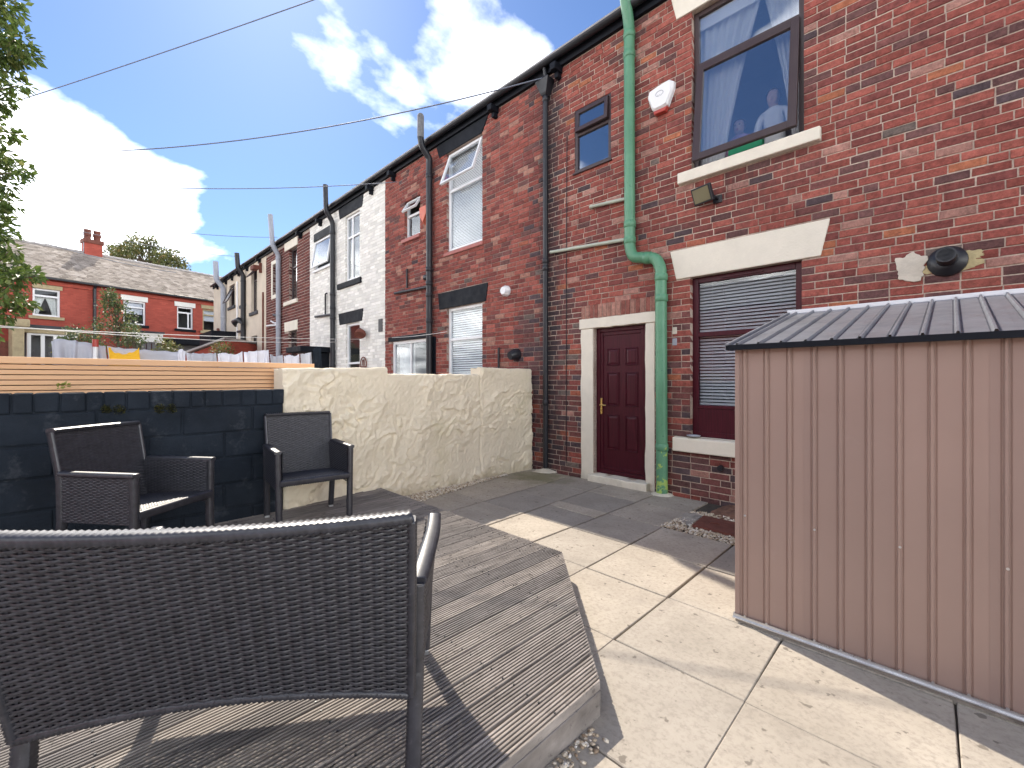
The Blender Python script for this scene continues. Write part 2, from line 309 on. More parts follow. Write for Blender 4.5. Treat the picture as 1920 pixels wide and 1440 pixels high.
def deck_mat():
    m, nt, b = base_mat('weathered_decking')
    oi = nd(nt, 'ShaderNodeObjectInfo')
    c = ramp(nt, noise_t(nt, 7, 8, 0.65, (9, 0.5, 1)), [(0.25, (0.095, 0.085, 0.078)), (0.52, (0.255, 0.232, 0.214)), (0.78, (0.44, 0.405, 0.378))])
    c = mixc(nt, 1.0, c, ramp(nt, oi.outputs['Random'], [(0.0, (0.62, 0.62, 0.64)), (1.0, (1.2, 1.17, 1.12))]), 'MULTIPLY')
    lich = ramp(nt, noise_t(nt, 24, 7, 0.75), [(0.57, (0, 0, 0)), (0.63, (1, 1, 1))])
    area = ramp(nt, noise_t(nt, 1.6, 4), [(0.40, (0, 0, 0)), (0.56, (1, 1, 1))])
    c = mixc(nt, fmath(nt, 'MULTIPLY', fmath(nt, 'MULTIPLY', lich, area), 0.8), c, (0.045, 0.04, 0.035))
    nt.links.new(c, b.inputs['Base Color']); b.inputs['Roughness'].default_value = 0.7; b.inputs['Specular IOR Level'].default_value = 0.35
    bump(nt, b, noise_t(nt, 30, 6, 0.7, (8, 0.4, 1)), 0.3, 0.004); return m
M['deck'] = deck_mat(); stain_foot(M['cream_paint'], (0.30, 0.27, 0.21), 0.12, 0.7)
def rattan(name, col):
    m, nt, b = base_mat(name)
    c = ramp(nt, noise_t(nt, 30, 5), [(0.3, tuple(x * 0.7 for x in col)), (0.7, tuple(x * 1.4 for x in col))])
    c = mixc(nt, fmath(nt, 'MULTIPLY', ramp(nt, noise_t(nt, 60, 6, 0.7), [(0.6, (0, 0, 0)), (0.75, (1, 1, 1))]), 0.25), c, (0.22, 0.21, 0.20))
    nt.links.new(c, b.inputs['Base Color']); b.inputs['Roughness'].default_value = 0.36; b.inputs['Specular IOR Level'].default_value = 0.55
    bump(nt, b, noise_t(nt, 300, 3), 0.12, 0.002); return m
M['rattan'] = rattan('charcoal_rattan', (0.034, 0.034, 0.041))
M['shed_wall'] = pm('taupe_steel_cladding', (0.305, 0.215, 0.180), 0.42, 0.06, 1.2, 0.35, 2.2, spec=0.5, dirt=(0.345, 0.255, 0.22), dirt_scale=2.2, dirt_lo=0.6, dirt_hi=0.85)
M['shed_roof'] = pm('grey_steel_roofing', (0.17, 0.18, 0.205), 0.42, 0.2, 4, 0.05, 20, metal=0.3, dirt=(0.09, 0.08, 0.08), dirt_scale=7, dirt_lo=0.68, dirt_hi=0.76)
stain_foot(M['shed_wall'], (0.20, 0.165, 0.135), 0.02, 0.8)
_nt = M['shed_wall'].node_tree; _b = _nt.nodes['Principled BSDF']; _src = _b.inputs['Base Color'].links[0].from_socket; _oi = nd(_nt, 'ShaderNodeObjectInfo')
_nt.links.new(mixc(_nt, 1.0, _src, ramp(_nt, _oi.outputs['Random'], [(0, (.93, .93, .94)), (1, (1.05, 1.04, 1.03))]), 'MULTIPLY'), _b.inputs['Base Color'])
M['fence'] = pm('tan_composite_slat', (0.72, 0.43, 0.235), 0.6, 0.08, 4, 0.1, 40, stretch=(1, .15, 1))
M['pebble'] = None
def pebble():
    m, nt, b = base_mat('mixed_pebbles')
    at = nd(nt, 'ShaderNodeVertexColor'); at.layer_name = 'Col'
    c = ramp(nt, at.outputs['Color'], [(0, (0.24, 0.17, 0.11)), (0.35, (0.50, 0.40, 0.28)), (0.75, (0.68, 0.60, 0.48)), (1, (0.78, 0.74, 0.68))])
    nt.links.new(c, b.inputs['Base Color']); b.inputs['Roughness'].default_value = 0.7; return m
M['pebble'] = pebble()

# ---------------------------------------------------------------- helpers: meshes
class MB:
    def __init__(s): s.v = []; s.f = []; s.c = None
    def add(s, vs_, fs, col=None):
        o = len(s.v); s.v += [tuple(p) for p in vs_]; s.f += [tuple(i + o for i in f) for f in fs]
        if col is not None:
            if s.c is None: s.c = []
            s.c += [col] * len(fs)
    def box(s, x0, x1, y0, y1, z0, z1, T=None):
        p = [(x, y, z) for x in (x0, x1) for y in (y0, y1) for z in (z0, z1)]
        if T: p = [T @ Vector(q) for q in p]
        s.add(p, [(0, 1, 3, 2), (4, 6, 7, 5), (0, 4, 5, 1), (2, 3, 7, 6), (0, 2, 6, 4), (1, 5, 7, 3)]); return s
    def hexa(s, p):                           # 8 corners in box order
        s.add(p, [(0, 1, 3, 2), (4, 6, 7, 5), (0, 4, 5, 1), (2, 3, 7, 6), (0, 2, 6, 4), (1, 5, 7, 3)]); return s
    def prism_y(s, poly, y0, y1):             # polygon in x,z extruded along y
        n = len(poly)
        s.add([(x, y0, z) for x, z in poly] + [(x, y1, z) for x, z in poly],
              [tuple(range(n)), tuple(range(2 * n - 1, n - 1, -1))] + [(i, i + n, (i + 1) % n + n, (i + 1) % n) for i in range(n)]); return s
    def prism_z(s, poly, z0, z1):
        n = len(poly)
        s.add([(x, y, z0) for x, y in poly] + [(x, y, z1) for x, y in poly],
              [tuple(range(n - 1, -1, -1)), tuple(range(n, 2 * n))] + [(i, (i + 1) % n, (i + 1) % n + n, i + n) for i in range(n)]); return s
    def tube(s, pts, rad, n=10, caps=True):
        pts = [Vector(p) for p in pts]; rr = rad if isinstance(rad, (list, tuple)) else [rad] * len(pts)
        o = len(s.v); up = None; rings = []
        for i, p in enumerate(pts):
            d = (pts[min(i + 1, len(pts) - 1)] - pts[max(i - 1, 0)]).normalized()
            if up is None: up = Vector((0, 0, 1)) if abs(d.z) < 0.9 else Vector((1, 0, 0))
            a = d.cross(up); a = a.normalized() if a.length > 1e-6 else d.orthogonal().normalized()
            b = a.cross(d).normalized(); up = b
            rings.append([p + (a * math.cos(2 * math.pi * k / n) + b * math.sin(2 * math.pi * k / n)) * rr[i] for k in range(n)])
        vs_ = [q for r_ in rings for q in r_]; fs = []
        for i in range(len(pts) - 1):
            for k in range(n): fs.append((i * n + k, i * n + (k + 1) % n, (i + 1) * n + (k + 1) % n, (i + 1) * n + k))
        if caps: fs += [tuple(range(n - 1, -1, -1)), tuple((len(pts) - 1) * n + k for k in range(n))]
        s.add(vs_, fs); return s
    def grid(s, P, flip=False):               # P[i][j] points
        a, b = len(P), len(P[0])
        fs = [(i * b + j, (i + 1) * b + j, (i + 1) * b + j + 1, i * b + j + 1) for i in range(a - 1) for j in range(b - 1)]
        if flip: fs = [f[::-1] for f in fs]
        s.add([q for r_ in P for q in r_], fs); return s
    def mesh(s, name, smooth=False):
        me = bpy.data.meshes.new(name); me.from_pydata(s.v, [], s.f)
        if s.c:
            ca = me.color_attributes.new('Col', 'FLOAT_COLOR', 'CORNER')
            buf = []
            for f, c in zip(s.f, s.c): buf += list(c) * len(f)
            ca.data.foreach_set('color', buf)
        if smooth: me.polygons.foreach_set('use_smooth', [True] * len(me.polygons))
        me.update(); return me
def link(name, me, mat=None, parent=None, loc=None):
    o = bpy.data.objects.new(name, me); COL.objects.link(o)
    if mat is not None and me is not None:
        if len(me.materials) == 0: me.materials.append(M[mat] if isinstance(mat, str) else mat)
    if loc is not None: o.location = loc
    if parent is not None: o.parent = parent
    return o
def wpos(o):
    p = Vector((0, 0, 0))
    while o is not None: p += o.location; o = o.parent
    return p
def part(name, mb, mat, parent=None, smooth=False, bev=0.0, kind=None, label=None, bseg=2):
    """mesh given in world coordinates; the parent chain carries no rotation"""
    o = link(name, mb.mesh(name, smooth), mat, parent)
    if parent is not None: o.location = -wpos(parent)
    if bev:
        m = o.modifiers.new('bevel', 'BEVEL'); m.width = bev; m.segments = bseg; m.limit_method = 'ANGLE'; m.angle_limit = R(40)
    if kind: o['kind'] = kind
    if label: o['label'] = label
    return o
def lpart(name, mb, mat, parent, smooth=False, bev=0.0, kind=None, label=None):
    """mesh given in the parent's own coordinates"""
    o = link(name, mb.mesh(name, smooth), mat, parent)
    if bev:
        m = o.modifiers.new('bevel', 'BEVEL'); m.width = bev; m.segments = 2; m.limit_method = 'ANGLE'; m.angle_limit = R(40)
    if kind: o['kind'] = kind
    if label: o['label'] = label
    return o
def tag(o, label, cat, group=None):
    o['label'] = label; o['category'] = cat
    if group: o['group'] = group
    return o
def thing(name, loc, label, cat, group=None, rotz=0.0):
    o = bpy.data.objects.new(name, None); COL.objects.link(o); o.location = loc; o.rotation_euler = (0, 0, rotz)
    o.empty_display_size = 0.2
    return tag(o, label, cat, group)
def struct(name, mb, mat, smooth=False):
    o = part(name, mb, mat, None, smooth); o['kind'] = 'structure'; return o
def rot_about(axis, ang, c):
    c = Vector(c); return Matrix.Translation(c) @ Matrix.Rotation(ang, 4, axis) @ Matrix.Translation(-c)

# ================================================================ ground and paving
g = MB(); g.add([(-900, -900, -0.08), (900, -900, -0.08), (900, 900, -0.08), (-900, 900, -0.08)], [(0, 1, 2, 3)])
struct('ground', g, 'tarmac')
bed = MB()
ys = [5.495, 4.0, 2.5, 1.0, -0.5, -3.0]
bed.grid([[(-5.0, y, gz(y) - 0.016), (0, y, gz(y) - 0.016), (4.0, y, gz(y) - 0.016)] for y in ys])
paving = struct('patio_paving', bed, 'earth')
ROWS = [5.47, 4.80, 4.10, 3.40, 2.70, 2.03, 1.36, 0.69, 0.02, -0.65, -1.32]
CX = [(-4.50, -.28), (-3.86, -.15), (-3.225, -.12), (-2.595, -.06), (-1.965, -.06), (-1.32, -.04), (-0.665, -.03), (0.0, -.02), (0.67, 0), (1.34, 0), (2.0, 0), (2.67, 0)]
def cxat(k, y): return CX[k][0] + CX[k][1] * (y - 3.4)
rs = random.Random(4)
def slab(poly, dz):
    mb = MB(); mb.add([(x, y, gz(y) - 0.045 + dz) for x, y in poly] + [(x, y, gz(y) + dz + rs.uniform(-.001, .001)) for x, y in poly],
        [(3, 2, 1, 0), (4, 5, 6, 7)] + [(i, (i + 1) % 4, (i + 1) % 4 + 4, i + 4) for i in range(4)])
    part('slab', mb, 'slab', paving, bev=0.004, bseg=1)
def inset(p, gsz):
    (x0, y0), (x1, y1), (x2, y2), (x3, y3) = p
    return [(x0 + gsz, y0 + gsz), (x1 - gsz, y1 + gsz), (x2 - gsz, y2 - gsz), (x3 + gsz, y3 - gsz)]
for r_ in range(len(ROWS) - 1):
    yt, yb = ROWS[r_], ROWS[r_ + 1]
    for k in range(len(CX) - 1):
        p = [(cxat(k, yb), yb), (cxat(k + 1, yb), yb), (cxat(k + 1, yt), yt), (cxat(k, yt), yt)]
        if p[1][0] < -1.03 and p[2][0] < -1.03 and yt < min(2.46, 2.46 - (p[2][0] + 1.955)) - .03: continue   # wholly under the deck
        if r_ in (0, 1) and k in (4, 5) : continue                    # gravel bed by the drain cover
        if r_ in (0,) and k == 6: continue
        jx = [rs.uniform(-.004, .004) for _ in range(4)]
        p = [(a + j, b + j * .6) for (a, b), j in zip(p, jx)]
        dz = rs.uniform(-.0025, .0025)
        if r_ == 2 and k == 2:                                        # slab cut in two
            ym = 3.88; q = (ym - yb) / (yt - yb)
            xa = p[0][0] + (p[3][0] - p[0][0]) * q; xb = p[1][0] + (p[2][0] - p[1][0]) * q
            slab(inset([p[0], p[1], (xb, ym - .03), (xa, ym)], .005), dz); slab(inset([(xa, ym), (xb, ym - .03), p[2], p[3]], .005), -dz)
        else: slab(inset(p, rs.uniform(.0020, .0034) if yt < 3 else rs.uniform(.0065, .0095)), dz)
# pebble beds
def pebbles(name, spots, label, cat):
    mb = MB(); rp = random.Random(9)
    for (x, y, z, s) in spots:
        a = rp.uniform(0, 6.28); ca, sa = math.cos(a), math.sin(a)
        sx, sy, sz = s * rp.uniform(.8, 1.4), s * rp.uniform(.6, 1), s * rp.uniform(.45, .7)
        base = []
        for k in range(5):
            t = k * 1.2566 + rp.uniform(-.2, .2); px_, py_ = sx * math.cos(t), sy * math.sin(t)
            base.append((x + px_ * ca - py_ * sa, y + px_ * sa + py_ * ca, z + sz * rp.uniform(-.1, .35)))
        vs_ = base + [(x + rp.uniform(-.2, .2) * s, y + rp.uniform(-.2, .2) * s, z + sz), (x, y, z - sz)]
        cv = rp.random(); mb.add(vs_, [(i, (i + 1) % 5, 5) for i in range(5)] + [((i + 1) % 5, i, 6) for i in range(5)], (cv, cv, cv, 1))
    o = part(name, mb, 'pebble', None, smooth=True); o['kind'] = 'stuff'; return tag(o, label, cat)
def wallx(y): return -4.45 + (y - 1.40) * (-0.53 / 4.1)               # foot line of the cream wall
rp = random.Random(3); sp = []
for _ in range(4200):
    y = rp.uniform(2.40, 4.75); lo = wallx(y) + .012; hi = max(lo + .02, cxat(0, y) + .02 + (.04 if rp.random() < .06 else 0))
    x = rp.uniform(lo, hi); sp.append((x, y, gz(y) + .002 + rp.uniform(0, .016), rp.uniform(.010, .019)))
pebbles('gravel_strip', sp, 'narrow strip of mixed pebbles along the foot of the cream wall', 'gravel')
sp = []
for _ in range(4200):
    x, y = rp.uniform(-2.04, -0.72), rp.uniform(4.09, 4.95)
    sp.append((x, y, gz(y) - .006 + rp.uniform(0, .016), rp.uniform(.009, .018)))
for _ in range(120):
    y = rp.uniform(1.0, 1.42); sp.append((-.985 + rp.random() ** 2 * .07, y, gz(y) + .002, rp.uniform(.006, .014)))
pebbles('gravel_bed', sp, 'patch of pale pebbles around the rusty drain cover by the shed', 'gravel')
# drain cover, broken paver, soil heap
mb = MB(); mb.hexa([(-1.80, 4.30, gz(4.3) + .0), (-1.80, 4.30, gz(4.3) + .03), (-1.86, 4.74, gz(4.74) + .0), (-1.86, 4.74, gz(4.74) + .03),
                    (-1.18, 4.30, gz(4.3) + .0), (-1.18, 4.30, gz(4.3) + .03), (-1.18, 4.74, gz(4.74)), (-1.18, 4.74, gz(4.74) + .03)])
dc = thing('drain_cover', (-1.5, 4.5, gz(4.5)), 'flat rusty brown iron drain cover lying in the gravel', 'drain cover')
part('plate', mb, 'rust', dc, bev=.004)
for hx in (-1.7, -1.3):
    h = MB(); h.tube([(hx, 4.47, gz(4.5) + .028), (hx + .02, 4.48, gz(4.5) + .042), (hx + .07, 4.5, gz(4.5) + .042), (hx + .09, 4.51, gz(4.5) + .028)], .006, 6); part('handle', h, 'rust', dc)
mb = MB(); mb.prism_z([(-2.03, 4.42), (-1.84, 4.36), (-1.875, 4.74), (-1.95, 4.79), (-2.06, 4.72)], gz(4.6) - .02, gz(4.6) + .016)
tag(part('broken_paver', mb, 'concrete', None, bev=.006), 'broken pale paving piece left of the rusty drain cover', 'paving piece')
P = []
for i in range(37):
    row = []
    for j in range(21):
        u, v = i / 36, j / 20; x = -2.0 + 1.35 * u; y = 4.80 + .68 * v
        e = max(0, 1 - ((u - .55) / .5) ** 2) * max(0, 1 - ((v - .72) / .7) ** 2)
        z = gz(y) - .02 + e ** .7 * (.085 + .05 * mnoise.noise((x * 9, y * 9, 1)) + .03 * mnoise.noise((x * 25, y * 25, 5)))
        row.append((x, y, z))
    P.append(row)
mb = MB(); mb.grid(P)
o = part('soil_heap', mb, 'mound', None, smooth=True); tag(o, 'low heap of reddish soil against the house under the big window', 'soil heap'); o['kind'] = 'stuff'

# ================================================================ decking
DX0, DX1, DY1, CH = -4.60, -1.0, 2.46, 0.955
def deck_end(x): return min(DY1, DY1 - (x - (DX1 - CH)) * 1.0 if x > DX1 - CH else DY1)
deck = thing('deck', (-2.7, 0.4, gz(0.4)), 'low grey grooved timber deck with a cut-off corner, under the rattan chairs', 'deck')
BW, PITCH = .128, .1355
xb = DX1 - .004; rd = random.Random(8)
while xb > DX0:
    x1, x0 = xb, xb - BW; prof = []
    n = 8; pw = BW / n
    prof.append((x0, -.028)); 
    for k in range(n):
        a = x0 + k * pw
        prof += [(a + .0012, -.0008), (a + .0032, 0), (a + pw - .0088, 0), (a + pw - .0068, -.0008)]
        if k < n - 1: prof += [(a + pw - .0062, -.012), (a + pw + .0002, -.012)]
    prof.append((x1 + 0, -.028))
    m_ = len(prof); dz = rd.uniform(-.0015, .0015); split = rd.uniform(-1.2, .3) if rd.random() < .0 else None
    v0 = [(px_, -2.2, DECK + pz + dz) for px_, pz in prof]; v1 = [(px_, deck_end(px_), DECK + pz + dz) for px_, pz in prof]
    mb = MB(); mb.add(v0 + v1, [(i, i + 1, i + 1 + m_, i + m_) for i in range(m_ - 1)] + [(m_ - 1, 0, m_, 2 * m_ - 1), tuple(range(m_ - 1, -1, -1)), tuple(range(m_, 2 * m_))])
    part('board', mb, 'deck', deck); xb -= PITCH
mb = MB(); xb = DX1 - .004
while xb > DX0:
    for yy in (-.55, .05, .65, 1.25, 1.85, 2.38):
        for q in (.026, .102):
            x_ = xb - q
            if yy < deck_end(x_) - .03: mb.tube([(x_, yy + .004 * math.sin(x_ * 40), DECK - .004), (x_, yy + .004 * math.sin(x_ * 40), DECK + .0015)], .0042, 6)
    xb -= PITCH
part('screw', mb, 'black_plastic', deck, kind='stuff')
fz1 = DECK - .003
mb = MB(); mb.box(DX1 - .032, DX1 + .001, -2.2, DY1 - CH + .0, .10, fz1 - .026); part('fascia', mb, 'deck', deck, bev=.004)
mb = MB(); c0 = Vector((DX1 - CH, DY1, 0)); c1 = Vector((DX1, DY1 - CH, 0)); nrm = Vector((1, 1, 0)).normalized() * .0
q = [(c0.x, c0.y - .002), (c1.x, c1.y - .002), (c1.x - .04, c1.y - .002), (c0.x - .02, c0.y - .024)]
mb.prism_z(q, .06, fz1 - .026); part('fascia', mb, 'deck', deck)
mb = MB(); mb.box(-4.58, DX1 - CH - .02, DY1 - .030, DY1 - .003, .04, fz1 - .026); part('fascia', mb, 'deck', deck)

# ================================================================ brick walls
PAL_A = [((.265, .079, .063), 40), ((.32, .100, .078), 20), ((.20, .065, .057), 30), ((.37, .135, .075), 3), ((.36, .19, .155), 8), ((.14, .070, .066), 7)]
PAL_DARK = [((.13, .066, .064), 32), ((.09, .064, .070), 20), ((.175, .070, .064), 36), ((.33, .11, .07), 4), ((.16, .125, .11), 8)]
PAL_B = [((.27, .080, .064), 38), ((.325, .104, .082), 22), ((.205, .066, .058), 28), ((.37, .19, .145), 8), ((.15, .072, .066), 5)]
PAL_W = [((.80, .785, .735), 50), ((.77, .755, .70), 30), ((.83, .815, .77), 20)]
PAL_D = [((.15, .052, .046), 40), ((.18, .062, .052), 30), ((.12, .045, .042), 30)]
def pick(pal, rng):
    t = rng.uniform(0, sum(w for _, w in pal))
    for c, w in pal:
        t -= w
        if t <= 0: break
    k = rng.uniform(.85, 1.15); return tuple(x * k for x in c)
def course_runs(x0, x1, za, zb, holes):
    zm = (za + zb) / 2; runs = [(x0, x1)]
    for h in holes:
        xa0, xa1, z0, xb0, xb1, z1 = h                # lower edge span, z0, upper edge span, z1
        if min(zb, z1) - max(za, z0) < .3 * (zb - za): continue
        t = min(1, max(0, (zm - z0) / (z1 - z0))); l = xa0 + (xb0 - xa0) * t; r_ = xa1 + (xb1 - xa1) * t
        nr = []
        for a, b in runs:
            if r_ <= a or l >= b: nr.append((a, b)); continue
            if l - a > .02: nr.append((a, l))
            if b - r_ > .02: nr.append((r_, b))
        runs = nr
    return runs
def lay_bricks(x0, x1, z0, z1, holes, seed, H=.08, L=.232, joint=.010, header=.22, hrow=0):
    rng = random.Random(seed); out = []; n = int((z1 - z0) / H)
    for c in range(n):
        za = z0 + c * H; zb = za + H - joint
        hc = hrow and c % hrow == hrow - 1
        for a, b in course_runs(x0, x1, za, zb, holes):
            x = a - (rng.uniform(0, L) if a == x0 else (0 if (c % 2) else L / 2 + .0) * 0)
            first = True
            while x < b - .03:
                w = (L * .48 if (hc and rng.random() < .9) or rng.random() < header else L) * rng.uniform(.96, 1.03)
                if first and c % 2 and a != x0: w = L * .48
                first = False
                e = x + w
                if b - e < .06: e = b
                l, r_ = max(x, a), min(e, b)
                if r_ - l > .025: out.append((l, r_, za + rng.uniform(-.0015, .0015), zb + rng.uniform(-.0015, .0015)))
                x = e + joint
    return out
def unit_brick(seed):
    r_ = random.Random(seed); j = lambda s: r_.uniform(-s, s)
    o = [(-.5, -.5), (.5, -.5), (.5, .5), (-.5, .5)]
    outer = [(x + j(.008), .05, z + j(.03)) for x, z in o]
    inner = [(x * .955 + j(.012), 0.0 + j(.015), z * .86 + j(.03)) for x, z in o]
    back = [(x, 1.0, z) for x, z in o]
    m = MB(); m.add(inner + outer + back, [(0, 1, 2, 3)] + [(i + 4, (i + 1) % 4 + 4, (i + 1) % 4, i) for i in range(4)] + [(i + 8, (i + 1) % 4 + 8, (i + 1) % 4 + 4, i + 4) for i in range(4)])
    return m
UB = [unit_brick(i) for i in range(9)]
UBM = []
for i, u_ in enumerate(UB):
    me = u_.mesh('brick'); me.materials.append(M['brick_obj']); UBM.append(me)
def brick_facing(wall, bricks, tint, seed, n_single, depth=.105, vis=lambda x, z: True, jmat='brick_att'):
    rng = random.Random(seed); scored = []
    for b in bricks:
        cx_, cz_ = (b[0] + b[1]) / 2, (b[2] + b[3]) / 2; p = pix((cx_, WALL, cz_)); s = -1
        if p and 0 <= p[0] <= 1920 and 0 <= p[1] <= 1440 and vis(cx_, cz_):
            f = Q * (WALL - cx_); s = (b[1] - b[0]) / f / f
        scored.append((s, b))
    scored.sort(key=lambda t: -t[0]); mb = MB(); base = wpos(wall)
    for i, (s, b) in enumerate(scored):
        c = tint((b[0] + b[1]) / 2, (b[2] + b[3]) / 2, rng); w, h = b[1] - b[0], b[3] - b[2]
        loc = Vector(((b[0] + b[1]) / 2, WALL + rng.uniform(-.0025, .002), (b[2] + b[3]) / 2)); k = rng.randrange(len(UBM))
        if i < n_single and s > 0:
            o = link('brick', UBM[k], None, wall); o.location = loc - base; o.scale = (w, depth, h); o.color = (*c, 1)
        else:
            mb.add([(loc.x + x * w, loc.y + y * depth, loc.z + z * h) for x, y, z in UB[k].v], UB[k].f, (*c, 1))
    if mb.v: part('brickwork', mb, jmat, wall, kind='stuff')
def wall_sheet(x0, x1, z0, z1, holes, y, depth=.11):
    """sheet with rectangular openings and their reveals; holes: (x0,x1,z0,z1)"""
    mb = MB(); xs = sorted({x0, x1, *[v for h in holes for v in h[:2]]}); zs = sorted({z0, z1, *[v for h in holes for v in h[2:]]})
    for i in range(len(xs) - 1):
        for j in range(len(zs) - 1):
            cx_, cz_ = (xs[i] + xs[i + 1]) / 2, (zs[j] + zs[j + 1]) / 2
            if any(h[0] < cx_ < h[1] and h[2] < cz_ < h[3] for h in holes): continue
            mb.add([(xs[i], y, zs[j]), (xs[i + 1], y, zs[j]), (xs[i + 1], y, zs[j + 1]), (xs[i], y, zs[j + 1])], [(0, 1, 2, 3)])
    for a, b, c, d in holes:
        q = [(a, c), (b, c), (b, d), (a, d)]
        for i in range(4):
            (xa, za), (xb_, zb) = q[i], q[(i + 1) % 4]
            mb.add([(xa, y, za), (xb_, y, zb), (xb_, y + depth, zb), (xa, y + depth, za)], [(3, 2, 1, 0)])
    return mb

# ================================================================ windows and doors
def frame_boxes(mb, x0, x1, z0, z1, y0, y1, w, T=None):
    mb.box(x0, x0 + w, y0, y1, z0, z1, T); mb.box(x1 - w, x1, y0, y1, z0, z1, T)
    mb.box(x0 + w, x1 - w, y0 + .0, y1, z0, z0 + w, T); mb.box(x0 + w, x1 - w, y0, y1, z1 - w, z1, T)
def blinds(parent, x0, x1, z0, z1, y, pitch=.026, tilt=46, mat='blind'):
    mb = MB(); z = z1 - .02; rb = random.Random(int(abs(x0) * 100)); d, h = .0125 * math.cos(R(tilt)), .0125 * math.sin(R(tilt)) * (pitch / .03)
    while z > z0 + .01:
        e = rb.uniform(-.0012, .0012)
        mb.add([(x0, y - d, z - h + e), (x1, y - d, z - h), (x1, y - .002, z + .002), (x0, y - .002, z + .002 + e), (x1, y + d, z + h), (x0, y + d, z + h + e)], [(0, 1, 2, 3), (3, 2, 4, 5)])
        z -= pitch
    for q in (.16, .5, .84):
        xx = x0 + (x1 - x0) * q; mb.box(xx - .0012, xx + .0012, y - .0135, y - .0125, z0, z1)
    mb.box(x0, x1, y - .014, y + .014, z1 - .004, z1 + .02)
    part('blind', mb, mat, parent, kind='stuff')
def curtain(parent, prof, z0, z1, y, mat='voile'):
    """prof(t)->(xa,xb) span of the cloth at height t (0 bottom, 1 top); folded sheet"""
    P = []
    for i in range(19):
        t = i / 18; xa, xb_ = prof(t); row = []
        for j in range(49):
            s = j / 48; row.append((xa + (xb_ - xa) * s, y + .018 * math.sin(s * 44 + .6 * math.sin(t * 4)) + .008 * math.sin(s * 17 + 2), z0 + (z1 - z0) * t))
        P.append(row)
    mb = MB(); mb.grid(P); part('curtain', mb, mat, parent, smooth=True)
def window(house, x0, x1, z0, z1, mat, rec=.085, fw=.055, transom=None, mull=None, opened=None, angle=14, blind=False, room=1.6, label=None, sw=.045, gl='glass'):
    """opened: set of (col,row) lights (row 0 below) that are top hung sashes; angle per light"""
    y0 = WALL + rec; mb = MB(); frame_boxes(mb, x0 + .002, x1 - .002, z0 + .002, z1 - .002, y0, y0 + .062, fw)
    xs = [x0 + fw, x1 - fw]; zs = [z0 + fw, z1 - fw]; rows = [(zs[0], zs[1])]; cols = [(xs[0], xs[1])]
    if transom is not None:
        mb.box(xs[0], xs[1], y0 + .001, y0 + .06, transom - .028, transom + .028); rows = [(zs[0], transom - .028), (transom + .028, zs[1])]
    if mull is not None:
        mb.box(mull - .028, mull + .028, y0 + .0015, y0 + .0605, zs[0], zs[1]); cols = [(xs[0], mull - .028), (mull + .028, xs[1])]
    wobj = part('window', mb, mat, house, bev=.005, label=label)
    for ci, (a, b) in enumerate(cols):
        for ri, (c, d) in enumerate(rows):
            an = (opened or {}).get((ci, ri))
            if an is not None:
                T = rot_about('X', -R(an), (0, y0 + .004, d - .004)); fb = MB()
                frame_boxes(fb, a - .012, b + .012, c - .012, d + .008, y0 - .034, y0 + .012, sw, T)
                part('sash', fb, mat, wobj, bev=.005)
                pb = MB(); pb.box(a - .012 + sw, b + .012 - sw, y0 - .012, y0 - .008, c - .012 + sw, d + .008 - sw, T); part('pane', pb, gl, wobj)
            else:
                pb = MB(); pb.box(a - .003, b + .003, y0 + .028, y0 + .032, c - .003, d + .003); part('pane', pb, gl, wobj)
            if blind and blind != 'none': blinds(wobj, a - .02, b + .02, c - .03 if ri == 0 else c - .06, d + .02, y0 + .07, *(blind if isinstance(blind, tuple) else ()))
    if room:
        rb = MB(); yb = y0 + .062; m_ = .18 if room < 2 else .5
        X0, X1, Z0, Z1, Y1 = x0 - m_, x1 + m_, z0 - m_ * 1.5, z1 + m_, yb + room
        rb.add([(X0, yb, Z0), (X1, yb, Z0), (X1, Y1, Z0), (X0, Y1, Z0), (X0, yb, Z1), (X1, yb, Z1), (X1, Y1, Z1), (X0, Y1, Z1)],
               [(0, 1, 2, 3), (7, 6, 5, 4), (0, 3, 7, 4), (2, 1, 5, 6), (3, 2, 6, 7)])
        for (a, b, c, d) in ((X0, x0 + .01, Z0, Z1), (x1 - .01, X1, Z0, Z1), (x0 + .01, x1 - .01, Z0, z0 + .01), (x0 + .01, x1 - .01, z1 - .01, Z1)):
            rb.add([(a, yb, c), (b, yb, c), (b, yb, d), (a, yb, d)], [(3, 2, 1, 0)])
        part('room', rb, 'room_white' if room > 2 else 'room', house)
    return wobj
def lintel(house, x0, x1, z0, z1, sl, mat, name='lintel', proud=.014, sr=None):
    sr = sl if sr is None else sr
    mb = MB(); mb.prism_y([(x0 + sl, z0), (x1 - sr, z0), (x1, z1), (x0, z1)], WALL - proud, WALL + .10); return part(name, mb, mat, house, bev=.008)
def sill(house, x0, x1, z0, z1, mat, proud=.07):
    mb = MB(); n = 24; P = []
    mb.hexa([(x0, WALL - proud, z0), (x0, WALL - proud, z1 - .018), (x0, WALL + .12, z0), (x0, WALL + .12, z1), (x1, WALL - proud, z0), (x1, WALL - proud, z1 - .018), (x1, WALL + .12, z0), (x1, WALL + .12, z1)])
    return part('sill', mb, mat, house, bev=.012)
